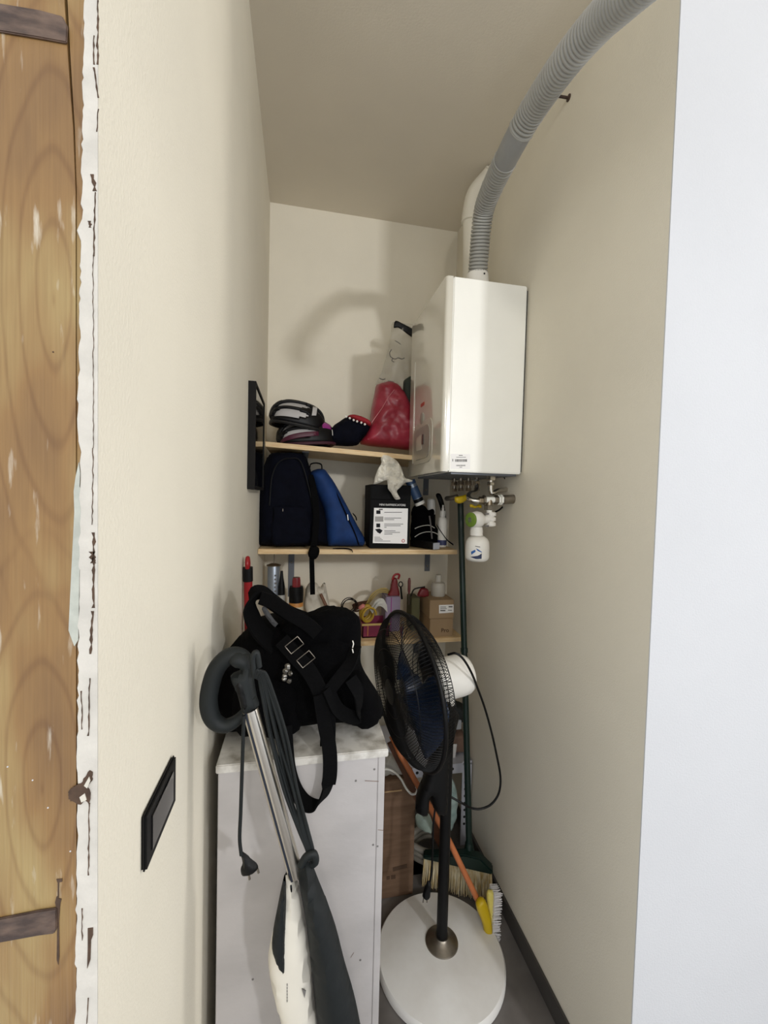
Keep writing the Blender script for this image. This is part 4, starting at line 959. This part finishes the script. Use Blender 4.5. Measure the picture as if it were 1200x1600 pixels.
# ================================================================== cabinet
CX0, CX1, CY0, CY1, CZ = -.163, .2, .905, 1.36, H-.572
cab = thing('white_cabinet', (.02, 1.13, 0), 'tall white painted wooden cabinet beneath the black bag', 'cabinet')
th = .016
MB().box((CX0+.002, CY0, 0), (CX1-th-.0005, CY0+th, CZ-.019)).build('front_panel', CABW, cab, bevel=.001)
MB().box((CX1-th, CY0-.0005, .42), (CX1, CY1, CZ-.019)).build('side_panel', CABW, cab, bevel=.0012)
MB().box((CX1-th, CY0-.0005, 0), (CX1, CY1, .4185)).build('side_panel', CABW, cab, bevel=.0012)
MB().box((CX0+.002, CY0+th, 0), (CX0+th, CY1, CZ-.019)).build('side_panel', CABW, cab, bevel=.001)
MB().box((CX0+th, CY1-th, 0), (CX1-th, CY1, CZ-.019)).build('back_panel', CABW, cab)
MB().box((CX0-.002, CY0-.006, CZ-.0185), (CX1+.006, CY1+.004, CZ)).build('lid', CABT, cab, bevel=.002)
for x, y in ((585, 1202), (583, 1320), (556, 1220), (563, 1500), (590, 1322), (395, 1530)):
    q = PY(x, y, CY0); MB().lathe([(.0026, 0), (.0022, .0008)], q, (0, -1, 0), 8).build('nail', INK, cab)
for x0, y0, x1, y1 in ((570, 1219.5, 592, 1220.5), (590.5, 1296, 599, 1297), (548, 1496, 553, 1488)):
    MB().prism([PY(x0, y0, CY0-.0008), PY(x1, y1, CY0-.0008), PY(x1, y1+1.3, CY0-.0008), PY(x0, y0+1.3, CY0-.0008)], (0, .0006, 0)).build('scratch', mk('scratch_brown', '#8a7d76', .8), cab, smooth=False)

# ================================================================== black bag on the cabinet
bg = thing('black_bag', PY(470, 1170, 1.06), 'large slouched black fabric bag with straps on white cabinet', 'bag')
zb_ = CZ+.001
YG = 1.08
inflate([(343, 1110), (342, 1060), (350, 1028), (360, 1010), (377, 993), (391, 976), (400, 972), (420, 966), (445, 966), (471, 966), (487, 962), (513, 952), (540, 955), (560, 963), (564, 988), (563, 1028), (568, 1046), (580, 1066), (592, 1085), (597, 1100), (592, 1125), (575, 1142), (550, 1150), (500, 1155), (440, 1160), (380, 1150), (352, 1140)], YG, .13, .15, R=.10, wr=.018, ws=11, zmin=zb_, p=2.4, g=.011, seed=1).build('body', BLACKMATTE, bg)
# slumped lobe on the right and the top flap
inflate([(525, 1060), (545, 1048), (566, 1050), (583, 1070), (595, 1092), (597, 1110), (588, 1126), (570, 1134), (548, 1130), (532, 1112), (524, 1085)], .98, .05, .06, R=.05, wr=.012, ws=16, seed=6, zmin=zb_).build('side_lobe', BLACKMATTE, bg)
inflate([(440, 985), (462, 968), (487, 962), (513, 953), (540, 955), (560, 966), (563, 1000), (556, 1016), (520, 1018), (480, 1012), (455, 1002)], .99, .03, .05, R=.04, wr=.012, ws=15, seed=4).build('top_flap', BLACKMATTE, bg)
inflate([(364, 1085), (380, 1060), (410, 1050), (440, 1060), (462, 1075), (470, 1110), (468, 1140), (440, 1150), (400, 1150), (368, 1140)], .965, .035, .08, R=.05, wr=.012, ws=14, seed=9, zmin=zb_).build('front_pocket', BLACKMATTE, bg)
# carrying strap standing up at the left
up = cr([PY(430, 1010, .98), PY(405, 985, .98), PY(392, 955, .99), PY(398, 935, 1.0), PY(410, 929, 1.02), PY(428, 942, 1.03), PY(450, 957, 1.03), PY(478, 968, 1.02)], 7)
MB().ribbon(up, (.35, 1, .25), .055, .006).build('carry_strap', BLACKWEB, bg)
MB().ribbon(cr([PY(407, 934, .975), PY(428, 942, .965), PY(452, 958, .955), PY(480, 975, .95), PY(497, 990, .945)], 6), (.45, 0, 1), .03, .006).build('carry_strap', BLACKWEB, bg)
inflate([(409, 952), (415, 948), (424, 962), (432, 972), (438, 978), (430, 980), (420, 970)], .978, .004, R=.006, g=.006).build('strap_lining', mk('grey_lining', '#3a3a3c', .8), bg)
# front straps and buckles
MB().ribbon(cr([PY(440, 1000, .955), PY(462, 1025, .932), PY(484, 1050, .925), PY(502, 1085, .92), PY(512, 1120, .918), PY(512, 1165, .905)], 7), (1, 0, .25), .034, .005).build('strap', BLACKWEB, bg)
MB().ribbon(cr([PY(556, 1010, .96), PY(548, 1035, .93), PY(528, 1062, .92), PY(509, 1085, .918)], 7), (1, 0, .6), .028, .005).build('strap', BLACKWEB, bg)
loop = cr([PY(500, 1085, .915), PY(507, 1130, .91), PY(514, 1165, .885), PY(516, 1195, .878), PY(514, 1222, .878), PY(506, 1245, .88), PY(494, 1257, .883), PY(478, 1255, .886), PY(462, 1235, .89), PY(452, 1205, .892), PY(448, 1170, .892), PY(446, 1135, .91)], 7)
MB().ribbon(loop, [(1, .15, 0)]*30+[(.75, .6, .2)]*20+[(.8, .5, 0)]*40, .031, .004).build('hanging_strap', BLACKWEB, bg)
MB().ribbon(cr([PY(548, 1060, .925), PY(560, 1085, .918), PY(558, 1120, .918), PY(530, 1110, .915), PY(512, 1075, .915)], 7), (.3, .5, 1), .03, .004).build('strap', BLACKWEB, bg)
for x, y, a in ((460, 1008, .9), (478, 1030, .9)):
    c = PY(x, y, .921); 
    ux = V((math.cos(a), 0, -math.sin(a))); uz = V((math.sin(a), 0, math.cos(a)))
    pts = [c+ux*sx_*.011+uz*sz_*.017 for sx_, sz_ in ((-1, -1), (1, -1), (1, 1), (-1, 1))]
    full = []
    for i in range(4): full += [pts[i].lerp(pts[(i+1) % 4], k/4) for k in range(4)]
    MB().tube(full, .001, 8, closed=True).build('buckle', STEEL, bg)
for pts in (((551, 1001), (552.5, 1006), (551, 1012)), ((550.5, 1014), (552, 1020))):
    MB().tube([PY(x, y, .945) for x, y in pts], .0013, 6).build('piping', PEARL, bg)
rnd = random.Random(11); kt = MB()
for k in range(7):
    c = PY(450+rnd.uniform(-6, 6), 1040+k*4, .918); kt.lathe([(.001, -.006), (.006, -.003), (.007, 0), (.005, .004), (.001, .006)], c, (rnd.uniform(-1, 1), -.4, rnd.uniform(-1, 1)), 10)
kt.build('charm', mk('charm_metal', '#6e6b66', .25, .9, var=.5, vs=80), bg)
MB().tube([PY(433, 1118, .915), PY(438, 1117, .913)], .0012, 6).build('zip_pull', CHROME, bg)

# ================================================================== upright cleaner leaning on the left wall
uc = thing('upright_cleaner', (.16, .74, 0), 'grey and white upright cleaner with looped handle before cabinet', 'vacuum cleaner')
YC = .80
lp_ = cr([PY(x, y, Y) for x, y, Y in ((390, 1042, .8), (376, 1026, .8), (357, 1026, .8), (339, 1044, .8), (329, 1072, .8), (326, 1100, .8), (333, 1124, .8), (350, 1134, .8), (368, 1127, .8), (384, 1112, .8))], 6)
for q in lp_: q.x = max(q.x, XL+.019)
rad = []
for i in range(len(lp_)):
    t = i/(len(lp_)-1); rad.append(.0148+.0015*math.sin(PI*t)-.006*max(0, t-.6)/.4)
MB().tube(lp_, rad, 16).build('handle_loop', DARKGREY, uc)
inflate([(356, 1026), (372, 1016), (390, 1023), (396, 1040), (397, 1060), (401, 1085), (405, 1102), (395, 1108), (384, 1120), (378, 1112), (371, 1085), (360, 1056), (378, 1045), (362, 1040)], .795, .02, .02, R=.018, g=.006, smooth=3).build('handle_neck', DARKGREY, uc)
inflate([(369, 1072), (378, 1068), (386, 1100), (385, 1106), (379, 1108)], .776, .003, R=.004, g=.004, smooth=2).build('grip_slot', BLACKPLASTIC, uc)
A = PY(391, 1108, .79); B2 = PY(462, 1366, .785)
MB().tube([A, B2], .0145, 24).build('tube', SILVERTUBE, uc)
dT = (B2-A).normalized()
sdv = dT.cross(V((0, -1, 0))).normalized()
s0_ = A+V((0, -.0137, 0))-sdv*.006; s1_ = B2+V((0, -.0137, 0))-sdv*.006
# dark rail along the tube on the side towards the wall
side = -1 if sdv.x > 0 else 1
off = V((0, -.0128, 0))+sdv*(side*.0066)
MB().ribbon([A+off, B2+off], sdv, .0042, .002).build('rail', mk('rail_navy', '#1d2330', .4), uc)
# cord wound between the two hooks
def cordp(pts, Y=.772): return cr([PY(x, y, Y+dy) for x, y, dy in pts], 7)
rnd = random.Random(14)
for k in range(7):
    t = k/6; j = lambda a=3: rnd.uniform(-a, a)
    MB().tube(cordp([(397+t*6, 1058+t*3, -.004+.003*(k % 3)), (402+t*11, 1047+t*3, -.004), (409+t*18+j(1), 1080, 0), (421+t*28+j(3), 1150, .004*(k % 2)), (441+t*26+j(4), 1230, .004*(k % 3)), (464+t*18+j(2), 1295, .002), (480+t*10, 1330+t*3, 0), (479+t*5, 1343, .002)]), .0029, 8).build('cord_strand', DARKGREYT, uc)
MB().tube(cordp([(432, 1290, .02), (440, 1318, .02), (447, 1340, .02)]), .004, 8).build('cord_strand', DARKGREYT, uc)
MB().tube(cordp([(398, 1058, 0), (395, 1030, -.004), (401, 1020, -.004), (405, 1042, 0)]), .0055, 10).build('cord_hook', DARKGREY, uc)
MB().tube(cordp([(470, 1352, 0), (479, 1338, -.004), (490, 1334, -.004), (493, 1346, 0), (486, 1352, .004)]), .007, 10).build('cord_hook', DARKGREY, uc)
MB().tube(cordp([(381, 1118, 0), (380, 1150, 0), (378, 1210, 0), (376, 1270, 0), (374.5, 1310, 0), (377, 1336, 0)]), .0033, 8).build('hanging_cord', DARKGREYT, uc)
inflate([(376, 1333), (383, 1334), (393, 1343), (403, 1352), (401, 1360), (391, 1366), (379, 1369), (376, 1358), (379, 1348)], .775, .009, R=.012, g=.005).build('plug', BLACKPLASTIC, uc)
for x, y, x1, y1 in ((389, 1367, 390, 1374), (402, 1357, 404, 1364)):
    MB().tube([PY(x, y, .775), PY(x1, y1, .775)], .0021, 8).build('plug_pin', STEEL, uc)
# body continuing to the floor
def seq(pts, Y): return [PY(x, y, Y) for x, y in pts]
whitepts = seq([(448, 1360), (462, 1372), (468, 1385), (478, 1440), (487, 1515), (497, 1600), (507, 1680), (520, 1790), (500, 1830), (474, 1760), (450, 1600 + 60), (440, 1600), (425, 1545), (419, 1500), (423, 1470), (432, 1430), (440, 1392)], .79)
inflate(whitepts, .79, .03, .035, R=.03, g=.012, pixels=False, smooth=3).build('body', IVORY, uc)
inflate([(446, 1366), (447.5, 1420), (448, 1470), (447.5, 1517), (440, 1515), (432, 1505), (425, 1482), (427, 1452), (434, 1415), (440, 1385)], .768, .014, .02, R=.014, g=.006).build('grille_panel', DARKGREYT, uc)
darkpts = seq([(466, 1372), (471, 1355), (479, 1346), (488, 1352), (494, 1366), (508, 1400), (524, 1445), (538, 1500), (552, 1548), (563, 1600), (580, 1700), (600, 1820), (530, 1830), (515, 1720), (496, 1600), (487, 1520), (478, 1440)], .775)
inflate(darkpts, .775, .04, .045, R=.045, g=.012, pixels=False, smooth=3, p=2).build('dust_cover', DARKGREYT, uc)
q = PY(456, 1389, .757); inflate([(453, 1384), (456, 1383), (456.5, 1393), (454.5, 1394)], .757, .002, R=.003, g=.003, smooth=2).build('catch', DARKGREY, uc)
MB().prism([PY(x, y, .7585) for x, y in ((472, 1546), (478, 1549), (476, 1560))], (0, .002, 0)).build('arrow_mark', INK, uc)
for k in range(6): slab([(448, 1538+k*5), (449.3, 1538+k*5), (449.3, 1541+k*5), (448, 1541+k*5)], .7588, .0015).build('print', INK, uc, smooth=False)
e = PY(545, 1830, .79)
MB().tube([e+V((-.02, 0, .06)), V((e.x+.03, .76, .09))], .035, 16).build('neck', DARKGREYT, uc)
MB().box((e.x-.09, .66, .002), (e.x+.15, .88, .1)).build('floor_head', IVORY, uc, bevel=.02)

# ================================================================== pedestal fan
FX, FY = .565, 1.46
fan = thing('pedestal_fan', (FX, FY, 0), 'black pedestal fan with white motor and round white base', 'fan')
bcx, bcy = .556, 1.447; BR = .243
MB().lathe([(BR-.006, 0), (BR, .004), (BR, .026), (BR-.006, .034), (BR*.6, .05), (.09, .056), (.0, .058)], (bcx, bcy, 0), (0, 0, 1), 72).build('base', FANBASE, fan)
MB().lathe([(.064, .0), (.062, .006), (.045, .016), (.03, .024), (.026, .03)], (FX, FY, .055), (0, 0, 1), 40).build('pole_collar', STEEL, fan)
hz = H-.70
MB().tube([V((FX, FY, .06)), V((FX, FY, hz-.12))], .021, 20).build('pole', BLACKPLASTIC, fan)
# black neck and control box
inflate([(686, 1100), (704, 1098), (706, 1130), (702, 1180), (701, 1225), (699, 1262), (689, 1272), (677, 1262), (672, 1240), (669, 1268), (660, 1272), (650, 1268), (652, 1247), (664, 1215), (674, 1180), (682, 1140)], FY-.03, .03, .05, R=.03, g=.01, smooth=3).build('control_box', BLACKPLASTIC, fan)
FC = V((.405, FY-.01, H-.697))   # centre of the grille
axis = V((1, .16, .09)).normalized()   # from grille to motor
q = V((0, 0, 1)).rotation_difference(axis).to_matrix()
def fpnt(r, a, h): return FC+q @ V((r*math.cos(a), r*math.sin(a), h))
RF = .275
fg = MB(); rg = MB()
def dish(mb, sgn, depth, nw, r_in):
    prof = [(r_in, depth), (r_in+.05, depth*1.0), (RF*.55, depth*.97), (RF*.8, depth*.8), (RF*.94, depth*.45), (RF, 0)]
    for k in range(nw):
        a = 2*PI*k/nw
        mb.tube([fpnt(r, a+.16*(1-r/RF), sgn*h) for r, h in prof], .0013, 4, cap=False)
    for r, h in ((RF*.55, depth*.97), (RF*.8, depth*.8), (r_in+.05, depth)):
        mb.tube([fpnt(r, 2*PI*i/48, sgn*h) for i in range(48)], .0017, 5, closed=True)
dish(fg, -1, .075, 140, .04); dish(rg, 1, .085, 140, .062)
fg.build('front_grille', WIRE, fan); rg.build('rear_grille', WIRE, fan)
MB().tube([fpnt(RF, 2*PI*i/72, 0) for i in range(72)], .0075, 10, closed=True, flat=1).build('grille_rim', BLACKPLASTIC, fan)
MB().lathe([(.045, -.004), (.047, 0), (.042, .006), (.0, .009)], fpnt(0, 0, -.074), -axis, 28).build('badge_cap', BLACKPLASTIC, fan)
MB().lathe([(.066, 0), (.066, .004), (.03, .005)], fpnt(0, 0, .083), axis, 28).build('grille_nut', BLACKPLASTIC, fan)
# blades
hub = MB().lathe([(.042, 0), (.042, .05), (.036, .062), (.0, .066)], fpnt(0, 0, .035), -axis, 28).build('hub', BLADE, fan)
def blade(a0):
    mb = MB(); vs = []; nr, na = 12, 10
    for i in range(nr+1):
        r = .035+(.238-.035)*i/nr; wid = .55+.75*math.sin(PI*min(1, .15+.75*i/nr))
        for j in range(na+1):
            s = j/na-.5; a = a0+s*wid+.5*(i/nr)**1.5; hh = -s*(.075-.02*i/nr)*1.2+.01*math.cos(s*PI)
            vs.append(fpnt(r, a, hh))
    fs = []
    for i in range(nr):
        for j in range(na): k = i*(na+1)+j; fs.append((k, k+1, k+na+2, k+na+1))
    o = mb.add(vs, fs).build('blade', BLADE, fan); m_ = o.modifiers.new('thickness', 'SOLIDIFY'); m_.thickness = .003
for k in range(3): blade(.5+k*2*PI/3)
# motor housing
MB().lathe([(.072, .0), (.076, .006), (.077, .04), (.077, .115), (.074, .142), (.066, .158), (.05, .166), (.0, .168)], fpnt(0, 0, .088), axis, 40).build('motor_housing', WHITEPLASTIC, fan)
vent = MB()
for k in range(16):
    a = 2*PI*k/16; vent.box((-.002, -.0015, 0), (.002, .0015, .03), Matrix.Translation(fpnt(.0765, a, .096)) @ q.to_4x4())
nb = fpnt(0, 0, .16)
nk = MB(); nk.tube([nb+V((-.02, 0, -.05)), nb+V((-.02, 0, -.088)), nb+V((-.025, 0, -.095))], [.05, .048, .03], 24).build('motor_neck', WHITEPLASTIC, fan)
MB().tube([nb+V((-.02, 0, -.09)), V((FX+.01, FY, hz-.13)), V((FX, FY, hz-.2))], [.03, .032, .024], 16).build('tilt_joint', BLACKPLASTIC, fan)
# cord
cp_ = cr([PY(x, y, Y) for x, y, Y in ((700, 1023, FY-.06), (712, 1021, FY-.085), (724, 1030, FY-.09), (737, 1052, FY-.085), (748, 1080, FY-.03), (757, 1105, FY), (767, 1140, FY), (776, 1180, FY), (782, 1215, FY), (779, 1240, FY), (767, 1257, FY), (750, 1264, FY), (735, 1262, FY), (722, 1255, FY-.01), (706, 1246, FY+.0), (698, 1240, FY+.01))], 8)
MB().tube(cp_, .0042, 8).build('power_cord', BLACKPLASTIC, fan)
cp2 = cr([PY(x, y, Y) for x, y, Y in ((680, 1262, FY-.01), (677, 1290, FY-.02), (676, 1330, FY-.02), (674, 1365, FY-.02), (671, 1382, FY-.02))], 8)
MB().tube(cp2, .004, 8).build('power_cord', BLACKPLASTIC, fan)
inflate([(668, 1378), (673, 1378), (673, 1390), (671, 1402), (664, 1405), (660, 1400), (662, 1392)], FY-.02, .011, R=.011, g=.005).build('plug', BLACKPLASTIC, fan)
for x in (662, 668): MB().tube([PY(x, 1402, FY-.02), PY(x-1, 1410, FY-.02)], .0022, 6).build('plug_pin', STEEL, fan)

# ================================================================== yellow hand brush with orange stick
yb2 = thing('yellow_brush', PZ(765, 1475, .06), 'yellow brush with orange wooden stick standing on fan base', 'brush')
Sb = PY(752, 1418, 1.50); St = PY(612, 1150, 1.62)
pm1 = PY(698, 1306, 1.55); pm2 = PY(626, 1180, 1.60)
MB().tube([Sb, pm1, pm2, St], .0115, 14).build('stick', ORANGEWOOD, yb2)
inflate([(744, 1410), (755, 1403), (762, 1415), (768, 1440), (768, 1470), (762, 1478), (757, 1478), (756, 1455), (752, 1438), (746, 1424)], 1.485, .017, R=.015, g=.006).build('head', YELLOW, yb2)
inflate([(760, 1398), (767, 1391), (772, 1400), (772, 1480), (757, 1484), (757, 1470), (764, 1440)], 1.49, .012, R=.012, g=.006).build('head_edge', mk('pale_yellow', '#d8c96a', .5), yb2)
bm2 = MB(); rnd = random.Random(6)
pA = PY(769, 1390, 1.49); pB = PY(764, 1482, 1.49)
for i in range(44):
    t = i/43; p0 = pA.lerp(pB, t)
    for j in range(6):
        y = p0.y-.022+j*.009
        ed = V((.03+.006*rnd.random(), 0, -.004+rnd.uniform(-.003, .003)))
        bm2.tube([V((p0.x, y, p0.z)), V((p0.x, y+rnd.uniform(-.003, .003), p0.z))+ed], .0016, 4)
tag(bm2.build('bristles', WHITEBR, yb2), kind='stuff')
